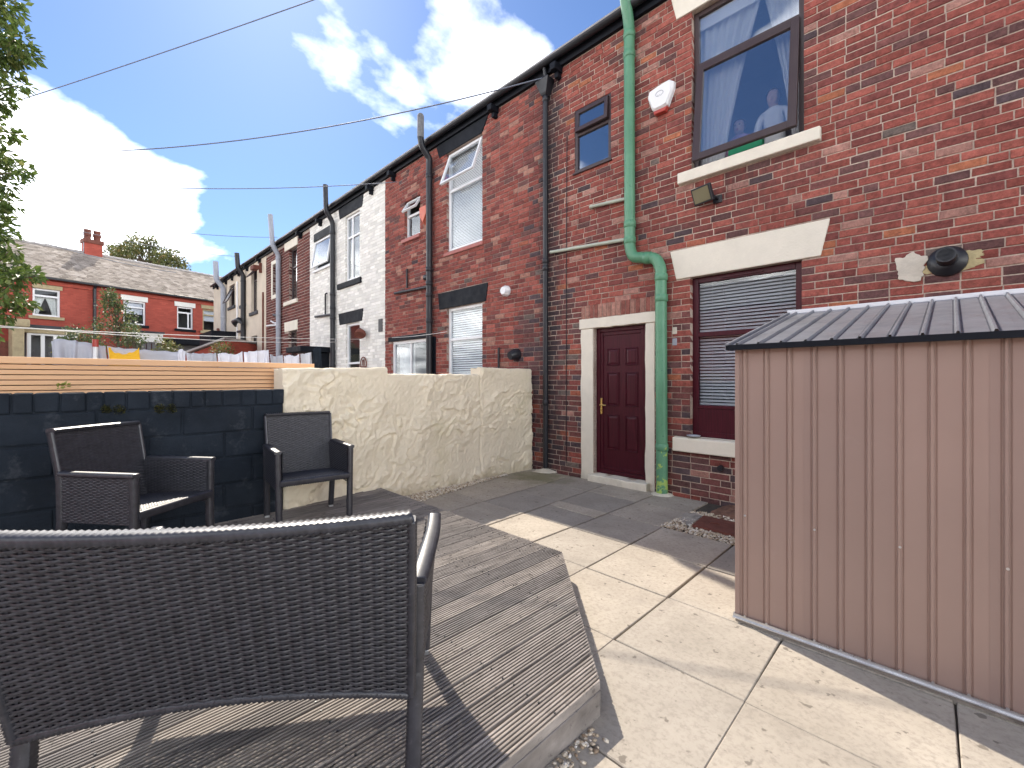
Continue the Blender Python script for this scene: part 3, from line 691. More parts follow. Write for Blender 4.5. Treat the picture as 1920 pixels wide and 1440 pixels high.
def pipe(house, pts, r, mat, name='pipe', collars=(), n=14):
    """rounded path through pts; collars: list of (point, direction)"""
    P = [Vector(p) for p in pts]; path = [P[0]]
    for i in range(1, len(P) - 1):
        a, b, c = P[i - 1], P[i], P[i + 1]; d = min(.09 if r > .03 else .04, (b - a).length * .45, (c - b).length * .45)
        s, e = b + (a - b).normalized() * d, b + (c - b).normalized() * d
        for k in range(7): t = k / 6; path.append(s * (1 - t) ** 2 + b * 2 * t * (1 - t) + e * t * t)
    path.append(P[-1]); mb = MB(); mb.tube(path, r, n)
    for cpos, cdir in collars:
        cpos, cdir = Vector(cpos), Vector(cdir).normalized()
        mb.tube([cpos - cdir * .045, cpos - cdir * .04, cpos + cdir * .04, cpos + cdir * .045], [r + .002, r + .008, r + .008, r + .002], n)
    return part(name, mb, mat, house, smooth=False, bev=0) if False else smooth_part(name, mb, mat, house)
def smooth_part(name, mb, mat, parent, ang=50):
    o = part(name, mb, mat, parent, smooth=True)
    m = o.modifiers.new('split', 'EDGE_SPLIT'); m.split_angle = R(ang); return o
def eaves(house, x0, x1, brackets=()):
    mb = MB(); mb.box(x0, x1, WALL - .05, WALL + .02, 6.46, 6.66); part('fascia', mb, 'black_paint', house)
    mb = MB(); cy, cz, r_ = WALL - .125, 6.60, .062; P = []
    for x in (x0, x1):
        P.append([(x, cy + r_ * math.cos(R(a)), cz + r_ * math.sin(R(a))) for a in range(180, 361, 15)] + [(x, cy + (r_ - .006) * math.cos(R(a)), cz + (r_ - .006) * math.sin(R(a))) for a in range(360, 179, -15)])
    mb.grid(P); part('gutter', mb, 'black_plastic', house)
    for bx in brackets:
        mb = MB(); mb.prism_y([(bx - .05, 6.36), (bx + .05, 6.36), (bx + .06, 6.47), (bx - .06, 6.47)], WALL - .19, WALL + .03)
        mb.box(bx - .035, bx + .035, WALL - .10, WALL, 6.27, 6.36); part('corbel', mb, 'black_paint', house, bev=.01)
    mb = MB(); yr, zr = WALL + 4.2, 9.1
    mb.hexa([(x0, WALL - .12, 6.655), (x0, WALL - .12, 6.69), (x0, yr, zr), (x0, yr, zr + .04), (x1, WALL - .12, 6.655), (x1, WALL - .12, 6.69), (x1, yr, zr), (x1, yr, zr + .04)])
    mb.hexa([(x0, WALL + 8.5, 6.5), (x0, WALL + 8.5, 6.54), (x0, yr + .01, zr), (x0, yr + .01, zr + .04), (x1, WALL + 8.5, 6.5), (x1, WALL + 8.5, 6.54), (x1, yr + .01, zr), (x1, yr + .01, zr + .04)][::1])
    part('roof', mb, 'slate', house)
    mb = MB(); mb.box(x0 + .002, x1 - .002, WALL + 8.2, WALL + 8.4, -.05, 6.5); part('rear_wall', mb, 'room', house)

# ================================================================ the house with the maroon door
HA = thing('terraced_house', (-1.0, WALL, 0), 'near red brick terraced house with maroon back door and green soil pipe', 'house', 'terraced houses in the row')
ax0, ax1 = -4.70, 2.6
openA = [(-2.31, -1.11, 4.12, 6.12), (-2.33, -1.13, .77, 2.78), (-3.78, -2.94, .10, 2.26), (-4.13, -3.48, 4.68, 5.66)]
wallA = part('wall', wall_sheet(ax0, ax1, -.05, 6.46, openA, WALL + .007), 'mortar', HA)
def rect(h): return (h[0], h[1], h[2], h[0], h[1], h[3])
holesA = [rect(h) for h in openA] + [(-2.50, -.97, 2.78, -2.585, -.88, 3.15), (-2.50, -.90, 6.12, -2.58, -.82, 6.46), (-2.53, -.90, .58, -2.53, -.90, .78),
          (-2.47, -.955, 3.97, -2.47, -.955, 4.14), (-4.0, -2.80, -.05, -4.0, -2.80, 2.62)]
bricksA = lay_bricks(ax0, ax1, -.03, 6.46, holesA, 21)
xx = -4.0
while xx < -2.82: bricksA.append((xx, min(xx + .066, -2.80), 2.415, 2.615)); xx += .076
def tintA(x, z, rng):
    p = .04
    if z < .95: p = .82
    elif z < 1.7: p = .5
    elif z < 2.4 and x < -2.3: p = .32
    if x < -4.0 and z < 2.9: p = max(p, .62)
    if x < -4.42: p = max(p, .5)
    if -2.6 < x < -.8 and 3.15 < z < 3.5: p = max(p, .25)
    if abs(z - 2.515) < .02 and -4.02 < x < -2.78: return pick([((.26, .10, .08), 3), ((.36, .19, .15), 2)], rng)
    return pick(PAL_DARK if rng.random() < p else PAL_A, rng)
def visA(x, z):
    p = pix((x, WALL, z)); return not (p[0] > 1378 and p[1] > 650 - (p[0] - 1378) * .12 - 30)
brick_facing(wallA, bricksA, tintA, 5, 300, vis=visA)
eaves(HA, ax0 + .001, ax1, (-4.42, -.6))
# stone dressings
lintel(HA, -2.585, -.88, 2.782, 3.15, .08, 'cream_paint')
lintel(HA, -2.58, -.82, 6.122, 6.455, .08, 'cream_paint')
sill(HA, -2.53, -.90, .585, .778, 'cream_paint'); sill(HA, -2.465, -.955, 3.975, 4.13, 'cream_paint')
# upper window with the tilted sash
wU = window(HA, -2.31, -1.11, 4.12, 6.12, 'brown_frame', .075, .06, transom=5.44, opened={(0, 0): 7.0}, room=2.6, sw=.085, gl='glass_coated', label='dark brown upstairs window with its lower sash tilted open')
yC = WALL + .18
curtain(wU, lambda t: (-2.27, -1.98 + .44 * t ** 1.3), 4.16, 6.05, yC)
curtain(wU, lambda t: (-1.26 - .30 * t ** 1.3, -1.13), 4.16, 6.05, yC + .02)
mb = MB(); mb.box(-2.25, -1.17, yC - .06, yC - .045, 5.90, 6.06); part('valance', mb, 'voile', wU)
# ground floor window
wL = window(HA, -2.33, -1.13, .77, 2.78, 'maroon', .08, .07, transom=2.06, blind=(.040, 52, 'blind_grey'), label='maroon framed kitchen window with venetian blinds')
mb = MB(); mb.box(-2.26, -1.20, WALL + .078, WALL + .135, .84, 1.13); part('infill_panel', mb, 'maroon', wL, bev=.004)
mb = MB(); mb.box(-2.262, -1.198, WALL + .07, WALL + .14, 1.131, 1.175); part('rail', mb, 'maroon', wL, bev=.006)
mb = MB(); mb.box(-1.98, -1.52, WALL + .066, WALL + .079, 2.727, 2.752); part('trickle_vent', mb, 'maroon', wL, bev=.003)
# small window
window(HA, -4.13, -3.48, 4.68, 5.66, 'brown_frame', .012, .05, transom=5.27, opened={(0, 1): 5.0}, room=1.2, sw=.06, gl='glass_coated', label='small brown upstairs window')
mb = MB(); mb.box(-4.15, -3.46, WALL - .03, WALL + .01, 4.655, 4.679); part('sill', mb, 'brown_frame', HA, bev=.003)
# door
dr = MB(); y0 = WALL + .075; frame_boxes(dr, -3.778, -2.942, .102, 2.258, y0, y0 + .07, .062); door = part('door', dr, 'maroon', HA, bev=.008, label='maroon six panel door with brass handle')
lf = MB(); lf.box(-3.715, -3.005, y0 + .02, y0 + .062, .165, 2.195); part('leaf', lf, 'maroon', door, bev=.003)
lf = MB(); frame_boxes(lf, -3.714, -3.006, .166, 2.194, y0 + .008, y0 + .022, .05); part('leaf_trim', lf, 'maroon', door, bev=.006)
for (pa, pb) in ((-3.60, -3.40), (-3.30, -3.10)):
    for (za, zb) in ((1.70, 1.95), (1.11, 1.60), (.47, .98)):
        pb_ = MB(); yb = y0 + .0185
        frame_boxes(pb_, pa, pb, za, zb, y0 + .006, yb + .002, .016)
        o = part('panel', pb_, 'maroon', door, bev=.007)
        ctr = MB(); a, b, c, d = pa + .016, pb - .016, za + .016, zb - .016; e = .030
        ctr.add([(a, yb, c), (b, yb, c), (b, yb, d), (a, yb, d), (a + e, yb - .009, c + e), (b - e, yb - .009, c + e), (b - e, yb - .009, d - e), (a + e, yb - .009, d - e)],
                [(4, 5, 6, 7), (0, 1, 5, 4), (1, 2, 6, 5), (2, 3, 7, 6), (3, 0, 4, 7)])
        part('panel', ctr, 'maroon', door)
hd = MB(); hd.box(-3.705, -3.672, y0 - .006, y0 + .008, .98, 1.22); part('handle_plate', hd, 'brass', door, bev=.004)
hd = MB(); hd.tube([(-3.688, y0 - .004, 1.12), (-3.688, y0 - .045, 1.12), (-3.675, y0 - .055, 1.12), (-3.58, y0 - .05, 1.118)], .009, 8); smooth_part('handle', hd, 'brass', door)
lk = MB(); lk.tube([(-3.688, y0 - .012, 1.035), (-3.688, y0 - .004, 1.035)], .009, 10); part('lock', lk, 'brass', door)
def rough_bar(x0, x1, z0, z1, y0_, y1_, seed, amp=.009, nseg=14):
    """painted masonry strip with a ragged outline"""
    r_ = random.Random(seed); mb = MB(); tall = (z1 - z0) > (x1 - x0); pr = []
    for k in range(nseg + 1):
        t = k / nseg
        if tall: pr.append((x0 + r_.uniform(-amp, amp), z0 + (z1 - z0) * t))
        else: pr.append((x0 + (x1 - x0) * t, z0 + r_.uniform(-amp, amp)))
    for k in range(nseg, -1, -1):
        t = k / nseg
        if tall: pr.append((x1 + r_.uniform(-amp * .2, amp * .2), z0 + (z1 - z0) * t))
        else: pr.append((x0 + (x1 - x0) * t, z1 + r_.uniform(-amp, amp)))
    if tall: pr = pr[::-1]
    mb.prism_y(pr, y0_, y1_); return mb
sur = part('door_surround', rough_bar(-4.0, -3.785, -.02, 2.255, WALL - .012, WALL + .074, 1), 'cream_paint', HA, bev=.006)
part('jamb', rough_bar(-2.935, -2.80, -.02, 2.255, WALL - .012, WALL + .074, 2), 'cream_paint', sur, bev=.006)
part('head', rough_bar(-4.03, -2.78, 2.262, 2.405, WALL - .02, WALL + .074, 3, .006), 'cream_paint', sur, bev=.008)
part('doorstep', rough_bar(-3.80, -2.86, -.03, .10, WALL - .13, WALL + .10, 4, .008), 'cream_paint', HA, bev=.012)
# soil pipe
GY = WALL - .095
pipe(HA, [(-3.13, GY - .13, 6.98), (-3.13, GY - .12, 6.72), (-3.13, GY, 6.36), (-3.12, GY, 3.30), (-3.07, GY, 3.16), (-2.74, GY, 3.09), (-2.67, GY, 2.95), (-2.655, GY, .02)], .073, 'green_pipe', 'soil_pipe',
     [((-3.128, GY, 6.22), (0, 0, 1)), ((-3.128, GY, 5.95), (0, 0, 1)), ((-3.12, GY, 3.62), (0, 0, 1)), ((-3.12, GY, 3.40), (0, 0, 1)), ((-2.85, GY, 3.112), (1, 0, -.2)), ((-2.665, GY, 2.82), (0, 0, 1)), ((-2.662, GY, 2.55), (0, 0, 1)), ((-2.655, GY, .62), (0, 0, 1))], 18)
mb = MB(); mb.tube([(-2.655, GY, -.01), (-2.655, GY, .012), (-2.655, GY, .03)], [.16, .13, .075], 18); smooth_part('pipe_bedding', mb, 'cream_paint', HA)
M['waste'] = pm('pale_green_waste_pipe', (0.42, 0.46, 0.38), 0.5, 0.15, 6, 0.05, 40)
def wp(u, v, y=WALL - .045): return on_y(u, v, y)
pipe(HA, [wp(1106, 388) + Vector((0, .06, 0)), wp(1106, 388), wp(1172, 373)], .024, 'waste', 'waste_pipe', n=10)
pipe(HA, [wp(1032, 473), wp(1150, 453), wp(1174, 449)], .026, 'waste', 'waste_pipe', n=10)
# downpipe and hopper between the two houses
dx = -4.665; dy = WALL - .065
pipe(HA, [(dx, dy - .03, 6.55), (dx, dy, 6.42)], .03, 'black_plastic', 'outlet', n=10)
mb = MB(); pts = [(.13, .10, 6.34), (.135, .105, 6.33), (.06, .06, 6.13), (.045, .045, 6.10)]
P = [[(dx + sx * a, dy + sy * b, z) for sx, sy in ((-1, -1), (1, -1), (1, 1), (-1, 1), (-1, -1))] for a, b, z in pts]
P = [[(dx, dy, 6.33)] * 5, [(dx + sx * .02, dy + sy * .02, 6.43) for sx, sy in ((-1, -1), (1, -1), (1, 1), (-1, 1), (-1, -1))]] + P
mb.grid(P[1:]); part('hopper', mb, 'black_plastic', HA)
pipe(HA, [(dx, dy, 6.14), (dx, dy, .06)], .042, 'grey_black' if False else 'black_plastic', 'downpipe', [((dx, dy, z), (0, 0, 1)) for z in (6.05, 3.42, 3.3, 1.12)], 12)
rb_ = random.Random(2); mb = MB(); P = []
for i in range(9):
    a0 = R(30 + 27 * i * 1.05); P.append([(dx, dy, .06)] + [(dx + math.cos(a0 + 2.6) * .05 * k * rb_.uniform(.8, 1.25), dy + math.sin(a0 + 2.6) * .05 * k * rb_.uniform(.8, 1.2), .06 - .017 * k * rb_.uniform(.7, 1.1)) for k in range(1, 5)])
P.append(P[0]); mb.grid(P, True); o = part('pipe_bedding', mb, 'concrete', HA, smooth=False)
M['pale_cement'] = pm('pale_cement', (0.60, 0.55, 0.46), 0.9, 0.15, 9, 0.4, 50); o.data.materials[0] = M['pale_cement']
# cable down the wall
pipe(HA, [wp(1063, 255, WALL - .012), wp(1062, 470, WALL - .012), wp(1061.5, 868, WALL - .012)], .006, 'black_plastic', 'cable', n=6)
# alarm box
mb = MB(); cxa, cza = -2.695, 5.20
sh = [(-.185, .06), (-.16, .13), (-.03, .155), (.12, .17), (.185, .12), (.175, .03), (.10, -.15), (.03, -.165), (-.08, -.165), (-.12, -.13)]
n = len(sh); vs_ = [(cxa + x, WALL - .001, cza + z) for x, z in sh] + [(cxa + x * .98, WALL - .055, cza + z * .98) for x, z in sh] + [(cxa + x * .8, WALL - .085, cza + z * .8) for x, z in sh]
mb.add(vs_, [tuple(range(2 * n, 3 * n))] + [(i + j * n, i + (j + 1) * n, (i + 1) % n + (j + 1) * n, (i + 1) % n + j * n) for i in range(n) for j in (0, 1)])
al = part('alarm_box', mb, 'white_upvc', HA, bev=.006, label='white shield shaped alarm box with a red lens below')
mb = MB(); mb.prism_y([(cxa - .085, cza - .21), (cxa + .07, cza - .215), (cxa + .10, cza - .165), (cxa - .09, cza - .166)], WALL - .075, WALL - .004); part('lens', mb, 'red_plastic', al, bev=.008)
mb = MB(); mb.tube([(cxa + .052 * math.cos(R(a)), WALL - .086, cza + .03 + .034 * math.sin(R(a))) for a in range(-40, 250, 15)], .0035, 6)
mb.tube([(cxa - .025, WALL - .086, cza + .015), (cxa - .01, WALL - .086, cza - .005), (cxa + .005, WALL - .086, cza + .012), (cxa + .02, WALL - .086, cza - .006), (cxa + .032, WALL - .086, cza + .014)], .003, 6); part('emblem', mb, 'grey_pipe', al)
# floodlight
T = Matrix.Translation((-2.13, WALL - .12, 3.73)) @ Matrix.Rotation(R(-14), 4, 'Z') @ Matrix.Rotation(R(24), 4, 'X')
mb = MB(); mb.box(-.125, .125, -.02, .035, -.10, .10, T); fl = part('floodlight', mb, 'black_plastic', HA, bev=.008, label='small dark floodlight under the upstairs sill')
mb = MB(); mb.box(-.105, .105, -.0235, -.021, -.08, .08, T); part('lamp_glass', mb, 'sensor', fl)
mb = MB(); mb.tube([(-2.03, WALL - .10, 3.70), (-1.99, WALL - .06, 3.68), (-1.985, WALL, 3.66)], .014, 8); mb.box(-2.04, -1.94, WALL - .02, WALL, 3.62, 3.71); part('bracket', mb, 'black_plastic', fl)
# boiler flue, plaster patch, foam
fc = on_y(1776, 490)
mb = MB(); mb.tube([fc + Vector((0, .0, 0)), fc + Vector((0, -.02, 0)), fc + Vector((-.002, -.045, .003)), fc + Vector((-.004, -.06, .006))], [.135, .13, .10, .075], 24); fo = smooth_part('flue', mb, 'black_plastic', HA, 35)
mb = MB(); d = Vector((-.05, -1, .18)).normalized(); mb.tube([fc + d * .03, fc + d * .17, fc + d * .17, fc + d * .06], [.068, .068, .055, .055], 20, False); smooth_part('flue_tube', mb, 'black_plastic', fo, 35)
def blob(c, r0, seed, nn=44, sx=1, sz=1, amp=.45, thick=.012):
    rr = random.Random(seed); pr = []
    for k in range(nn):
        a = 2 * math.pi * k / nn; rad = r0 * (1 + amp * mnoise.noise((math.cos(a) * 1.6, math.sin(a) * 1.6, seed)) + .25 * mnoise.noise((math.cos(a) * 5, math.sin(a) * 5, seed + .5)) + rr.uniform(-.03, .03)); pr.append((c.x + rad * sx * math.cos(a), c.z + rad * sz * math.sin(a)))
    mb = MB(); mb.prism_y(pr, WALL - thick, WALL + .01); return mb
part('plaster_patch', blob(on_y(1708, 499), .115, 3), 'pale_cement', HA, bev=.005)
M['foam'] = pm('yellowed_mortar_smear', (0.50, 0.42, 0.23), 0.9, 0.2, 14, 0.5, 60)
part('mortar_smear', blob(on_y(1806, 480), .085, 8, sx=1.5, sz=.55, amp=.5, thick=.006), 'foam', HA)
part('mortar_smear', blob(on_y(1797, 497), .085, 15, sx=1.6, sz=.5, amp=.5, thick=.0055), 'foam', HA)
part('mortar_smear', blob(on_y(1742, 505), .06, 12, sx=1.2, sz=.6, amp=.5, thick=.005), 'foam', HA)
# tap stub, hook plates beside the window
tp = on_y(1352, 877)
mb = MB(); mb.tube([tp + Vector((0, 0, 0)), tp + Vector((0, -.05, -.002))], [.035, .032], 12); part('air_vent', mb, 'black_plastic', HA)
for (u, v) in ((1265, 620), (1265, 641)):
    p = on_y(u, v); mb = MB(); mb.box(p.x - .03, p.x + .03, WALL - .008, WALL + .01, p.z - .045, p.z + .045); part('old_bracket', mb, 'pale_cement' if v < 630 else 'grey_pipe', HA, bev=.004)
# dish on the sill
mb = MB(); c = (-2.28, WALL - .01, .785); mb.tube([(c[0], c[1], c[2] - .008), (c[0], c[1], c[2] + .002), (c[0], c[1], c[2] + .014), (c[0], c[1], c[2] + .022)], [.02, .075, .085, .03], 18)
o = part('ashtray', mb, 'grey_pipe', None, smooth=True); tag(o, 'round grey metal ashtray on the cream ground floor sill', 'ashtray')
# green box seen in the gap under the open sash
pg0, pg1 = on_y(1366, 289, WALL + .16), on_y(1430, 266, WALL + .16)
mb = MB(); mb.box(pg0.x, pg1.x, WALL + .145, WALL + .23, 4.184, 4.30)
tag(part('green_box', mb, 'green_plastic', None, bev=.006), 'bright green box on the ledge behind the open upstairs sash', 'box')

# ================================================================ the next house (red brick, white windows)
HB = thing('terraced_house', (-7.3, WALL, 0), 'second red brick terraced house, with white windows and black lintels', 'house', 'terraced houses in the row')
bx0, bx1 = -9.97, -4.70
openB = [(-7.43, -6.30, 4.14, 6.18), (-9.06, -8.41, 4.78, 5.66), (-7.43, -6.30, .9, 2.97), (-9.67, -8.08, .1, 2.41)]
wallB = part('wall', wall_sheet(bx0, bx1, -.05, 6.46, openB, WALL + .007), 'mortar_b', HB)
holesB = [rect(h) for h in openB] + [(-7.68, -6.23, 2.97, -7.72, -6.13, 3.31), (-7.68, -6.30, 6.18, -7.78, -6.11, 6.46), (-9.8, -8.0, 2.41, -9.8, -8.0, 2.52)]
def tintB(x, z, rng):
    p = .05
    if x > -5.1: p = .35
    if x > -5.4 and z < 2.6: p = .75
    return pick(PAL_DARK if rng.random() < p else PAL_B, rng)
brick_facing(wallB, lay_bricks(bx0, bx1, -.03, 6.46, holesB, 33), tintB, 6, 300, vis=lambda x, z: z > 1.75)
eaves(HB, bx0 + .001, bx1 - .001, (-9.5, -5.9))
lintel(HB, -7.72, -6.13, 2.972, 3.31, .055, 'black_paint'); lintel(HB, -7.78, -6.11, 6.182, 6.457, .11, 'black_paint', sr=.19)
lintel(HB, -9.8, -8.0, 2.412, 2.52, 0, 'black_paint', 'timber_lintel')
wb = window(HB, -7.43, -6.30, 4.14, 6.18, 'white_upvc', .06, .06, transom=5.40, opened={(0, 1): 20.0}, blind=(.030, 74), label='tall white upstairs window with its top light open')
M['pink_sill'] = pm('pink_painted_sill', (0.42, 0.16, 0.14), 0.7, 0.15, 6, 0.2, 40)
sill(HB, -7.50, -6.28, 4.05, 4.138, 'pink_sill', .03)
window(HB, -9.06, -8.41, 4.78, 5.66, 'white_upvc', .07, .05, transom=5.3, opened={(0, 1): 32.0}, label='small white upstairs window propped open')
sill(HB, -9.14, -8.38, 4.68, 4.778, 'pink_sill', .05)
window(HB, -7.43, -6.30, .9, 2.97, 'white_upvc', .06, .06, transom=2.32, blind=(.046, 58), label='white downstairs window with white blinds')
wp_ = window(HB, -9.67, -8.08, .1, 2.41, 'white_upvc', .05, .07, mull=-8.87, label='white patio doors under a black beam')
curtain(wp_, lambda t: (-9.62, -8.92), .2, 2.34, WALL + .2)
mb = MB(); mb.box(-8.06, -7.80, WALL - .016, WALL + .05, 0, 2.411); part('black_post', mb, 'black_paint', HB, bev=.004)
bpx = -7.92
pipe(HB, [(bpx, WALL - .09, 0), (bpx, WALL - .09, 6.12), (bpx + .02, WALL - .10, 6.22), (bpx - .01, WALL - .26, 6.42), (bpx - .01, WALL - .30, 6.55), (bpx - .01, WALL - .30, 7.05)], .068, 'black_plastic', 'soil_pipe',
     [((bpx, WALL - .09, z), (0, 0, 1)) for z in (5.85, 3.85, 3.55, 3.3, 2.75)], 14)
M['stack'] = pm('weathered_stack_pipe', (0.16, 0.16, 0.165), 0.7, 0.3, 12, 0.3, 40)
mb = MB(); mb.tube([(bpx - .01, WALL - .30, 6.60), (bpx - .01, WALL - .30, 7.06), (bpx - .01, WALL - .30, 7.10)], [.071, .071, .05], 14); smooth_part('stack_top', mb, 'stack', HB)
pipe(HB, [on_y(740, 550, WALL - .05), on_y(806, 537, WALL - .05)], .03, 'black_plastic', 'waste_pipe', n=10)
pipe(HB, [on_y(763, 504, WALL - .04), on_y(763, 540, WALL - .04)], .022, 'black_plastic', 'waste_pipe', n=8)
pipe(HB, [on_y(935, 652, WALL - .04), on_y(935, 700, WALL - .04)], .02, 'black_plastic', 'waste_pipe', n=8)
p = on_y(797, 521, WALL - .10); pipe(HB, [p, p + Vector((.12, 0, 0))], .06, 'black_plastic', 'pipe_branch', n=12)
p = on_y(797, 402)
mb = MB(); mb.add([(p.x - .13, WALL - .0, p.z + .17), (p.x + .16, WALL, p.z + .17), (p.x + .17, WALL, p.z - .02), (p.x + .02, WALL, p.z - .26), (p.x - .12, WALL, p.z - .05),
                   (p.x - .11, WALL - .08, p.z + .15), (p.x + .14, WALL - .08, p.z + .15), (p.x + .15, WALL - .08, p.z - .02), (p.x + .02, WALL - .08, p.z - .20), (p.x - .10, WALL - .08, p.z - .05)],
                  [(5, 6, 7, 8, 9)] + [(i, (i + 1) % 5, (i + 1) % 5 + 5, i + 5) for i in range(5)]); part('alarm_box', mb, 'coral', HB, bev=.008, label='faded red alarm box beside the soil pipe')
p = on_y(950, 546)
mb = MB(); mb.tube([p, p + Vector((0, -.05, 0)), p + Vector((0, -.10, 0)), p + Vector((0, -.10, 0))], [.10, .095, .065, .03], 16); smooth_part('vent_cap', mb, 'white_upvc', HB)
p = on_y(969, 665)
mb = MB(); mb.tube([p, p + Vector((0, -.07, 0)), p + Vector((-.02, -.16, -.03))], [.11, .10, .07], 14); smooth_part('flue', mb, 'black_plastic', HB)

# ================================================================ the white painted house
HC = thing('terraced_house', (-12.4, WALL, 0), 'white painted brick house in the terrace with black lintels', 'house', 'terraced houses in the row')
cx0, cx1 = -14.87, -9.97
openC = [(-12.22, -11.34, 4.28, 6.10), (-14.48, -13.16, 4.98, 5.90), (-12.2, -11.34, .6, 3.06)]
wallC = part('wall', wall_sheet(cx0, cx1, -.05, 6.46, openC, WALL + .007), 'mortar_w', HC)
holesC = [rect(h) for h in openC] + [(-12.57, -11.19, 3.07, -12.66, -11.12, 3.40), (-12.6, -11.2, 6.15, -12.66, -11.1, 6.46), (-14.5, -13.1, 5.9, -14.5, -13.1, 6.15)]
brick_facing(wallC, lay_bricks(cx0, cx1, -.03, 6.46, holesC, 44), lambda x, z, r_: pick(PAL_W, r_), 7, 0, jmat='brick_painted')
eaves(HC, cx0 + .001, cx1 - .001, (-10.6, -13.9))
lintel(HC, -12.66, -11.12, 3.072, 3.40, .08, 'black_paint'); lintel(HC, -12.66, -11.1, 6.15, 6.455, .08, 'black_paint'); lintel(HC, -14.52, -13.1, 5.902, 6.15, 0, 'black_paint')
sill(HC, -12.68, -11.22, 4.10, 4.275, 'black_paint', .05); sill(HC, -14.52, -13.1, 4.90, 4.978, 'white_upvc', .06)
window(HC, -12.22, -11.34, 4.28, 6.10, 'white_upvc', .05, .06, transom=5.5, mull=-11.86, label='white upstairs window with a black sill')
window(HC, -14.48, -13.16, 4.98, 5.90, 'white_upvc', .03, .05, opened={(0, 0): 9.0}, label='small white upstairs window')
window(HC, -12.2, -11.34, .6, 3.06, 'white_upvc', .05, .06, transom=1.95, label='white downstairs window')
cpx = -12.88
pipe(HC, [(cpx, WALL - .09, 0), (cpx, WALL - .09, 6.12), (cpx, WALL - .28, 6.42), (cpx, WALL - .30, 7.15)], .07, 'black_plastic', 'soil_pipe', [((cpx, WALL - .09, z), (0, 0, 1)) for z in (5.8, 4.0, 3.6, 3.3, 1.9)], 12)
pipe(HC, [on_y(591, 594, WALL - .05), on_y(626, 589, WALL - .05)], .035, 'black_plastic', 'waste_pipe', n=8)
pipe(HC, [on_y(610, 590, WALL - .05), on_y(610, 551, WALL - .05), on_y(612.5, 550, WALL - .05)], .025, 'black_plastic', 'waste_pipe', n=8)
p = on_y(684, 622); mb = MB(); mb.tube([p + Vector((-.25, -.02, .10)), p + Vector((-.05, -.12, .02)), p + Vector((.10, -.18, -.08)), p + Vector((.11, -.19, -.10))], [.03, .07, .15, .12], 12); smooth_part('wall_lamp', mb, 'rust', HC)
p = on_y(714, 610); mb = MB(); mb.box(p.x - .09, p.x + .09, WALL - .02, WALL + .01, p.z - .16, p.z + .16); part('air_brick', mb, 'black_plastic', HC)
p = on_y(684, 680); mb = MB()
mb.tube([(p.x + .17 * math.cos(R(a)), WALL - .04, p.z - .05 + (.17 if a < 180 else .17) * math.sin(R(a)) * 1.15) for a in range(-20, 201, 20)], .016, 6); mb.tube([(p.x - .16, WALL - .04, p.z - .11), (p.x + .16, WALL - .04, p.z - .11)], .016, 6)
for q in (-.08, 0, .08): mb.tube([(p.x + q, WALL - .04, p.z - .11), (p.x + q * .6, WALL - .04, p.z + .08)], .011, 6)
part('wall_basket', mb, 'rust', HC)
mb = MB(); mb.box(-14.35, -13.15, WALL - .9, WALL - .01, 2.30, 2.46); pc = part('door_canopy', mb, 'black_paint', HC, bev=.01)
mb = MB(); mb.box(-14.1, -13.3, WALL - .30, WALL - .01, 0, 2.29); part('back_porch', mb, 'black_paint', HC, bev=.01)

# ================================================================ the brown brick house
HD = thing('terraced_house', (-17.2, WALL, 0), 'dark brown brick house in the terrace with cream lintels', 'house', 'terraced houses in the row')
ex0, ex1 = -19.47, -14.87
openD = [(-16.85, -16.05, 4.32, 6.16), (-18.62, -18.05, 4.72, 5.95), (-16.9, -16.05, .9, 3.22)]
wallD = part('wall', wall_sheet(ex0, ex1, -.05, 6.46, openD, WALL + .009), 'mortar_d', HD)
holesD = [rect(h) for h in openD] + [(-17.3, -15.95, 6.16, -17.3, -15.95, 6.46), (-17.3, -15.97, 3.22, -17.3, -15.97, 3.57)]
brick_facing(wallD, lay_bricks(ex0, ex1, -.03, 6.46, holesD, 55, H=.10, L=.26, joint=.020), lambda x, z, r_: pick(PAL_D, r_), 8, 0)
eaves(HD, ex0 + .001, ex1 - .001, (-15.6, -18.2))
lintel(HD, -17.3, -15.95, 6.162, 6.455, .03, 'cream_paint'); lintel(HD, -17.3, -15.97, 3.222, 3.57, .03, 'cream_paint'); sill(HD, -17.3, -15.95, 4.16, 4.318, 'cream_paint', .05)
mb = MB(); frame_boxes(mb, -18.78, -17.90, 4.60, 6.08, WALL - .02, WALL + .08, .155); part('stone_surround', mb, 'cream_paint', HD, bev=.01)
window(HD, -16.85, -16.05, 4.32, 6.16, 'brown_frame', .1, .06, transom=5.5, label='brown upstairs window under a cream lintel')
window(HD, -18.62, -18.05, 4.72, 5.95, 'brown_frame', .09, .05, label='slim window in a cream stone surround')
window(HD, -16.9, -16.05, .9, 3.22, 'brown_frame', .1, .06, transom=2.5, label='brown downstairs window')
epx = -17.66
pipe(HD, [(epx, WALL - .1, 0), (epx, WALL - .1, 6.1), (epx, WALL - .30, 6.45), (epx - .05, WALL - .36, 7.55)], .085, 'grey_pipe', 'soil_pipe', [((epx, WALL - .1, z), (0, 0, 1)) for z in (5.95, 3.9, 3.4)], 12)
pipe(HD, [on_y(500, 611, WALL - .05), on_y(524, 609, WALL - .05)], .035, 'white_upvc', 'waste_pipe', n=8)
pipe(HD, [on_y(508, 602, WALL - .06), on_y(515, 606, WALL - .06), on_y(522, 605, WALL - .06)], .03, 'white_upvc', 'waste_pipe', n=8)
p = on_y(518, 592, WALL - .1); mb = MB(); mb.tube([p + Vector((-.3, 0, .06)), p, p + Vector((.2, 0, 0)), p + Vector((.22, 0, -.2))], .05, 8); smooth_part('pipe_branch', mb, 'black_plastic', HD)

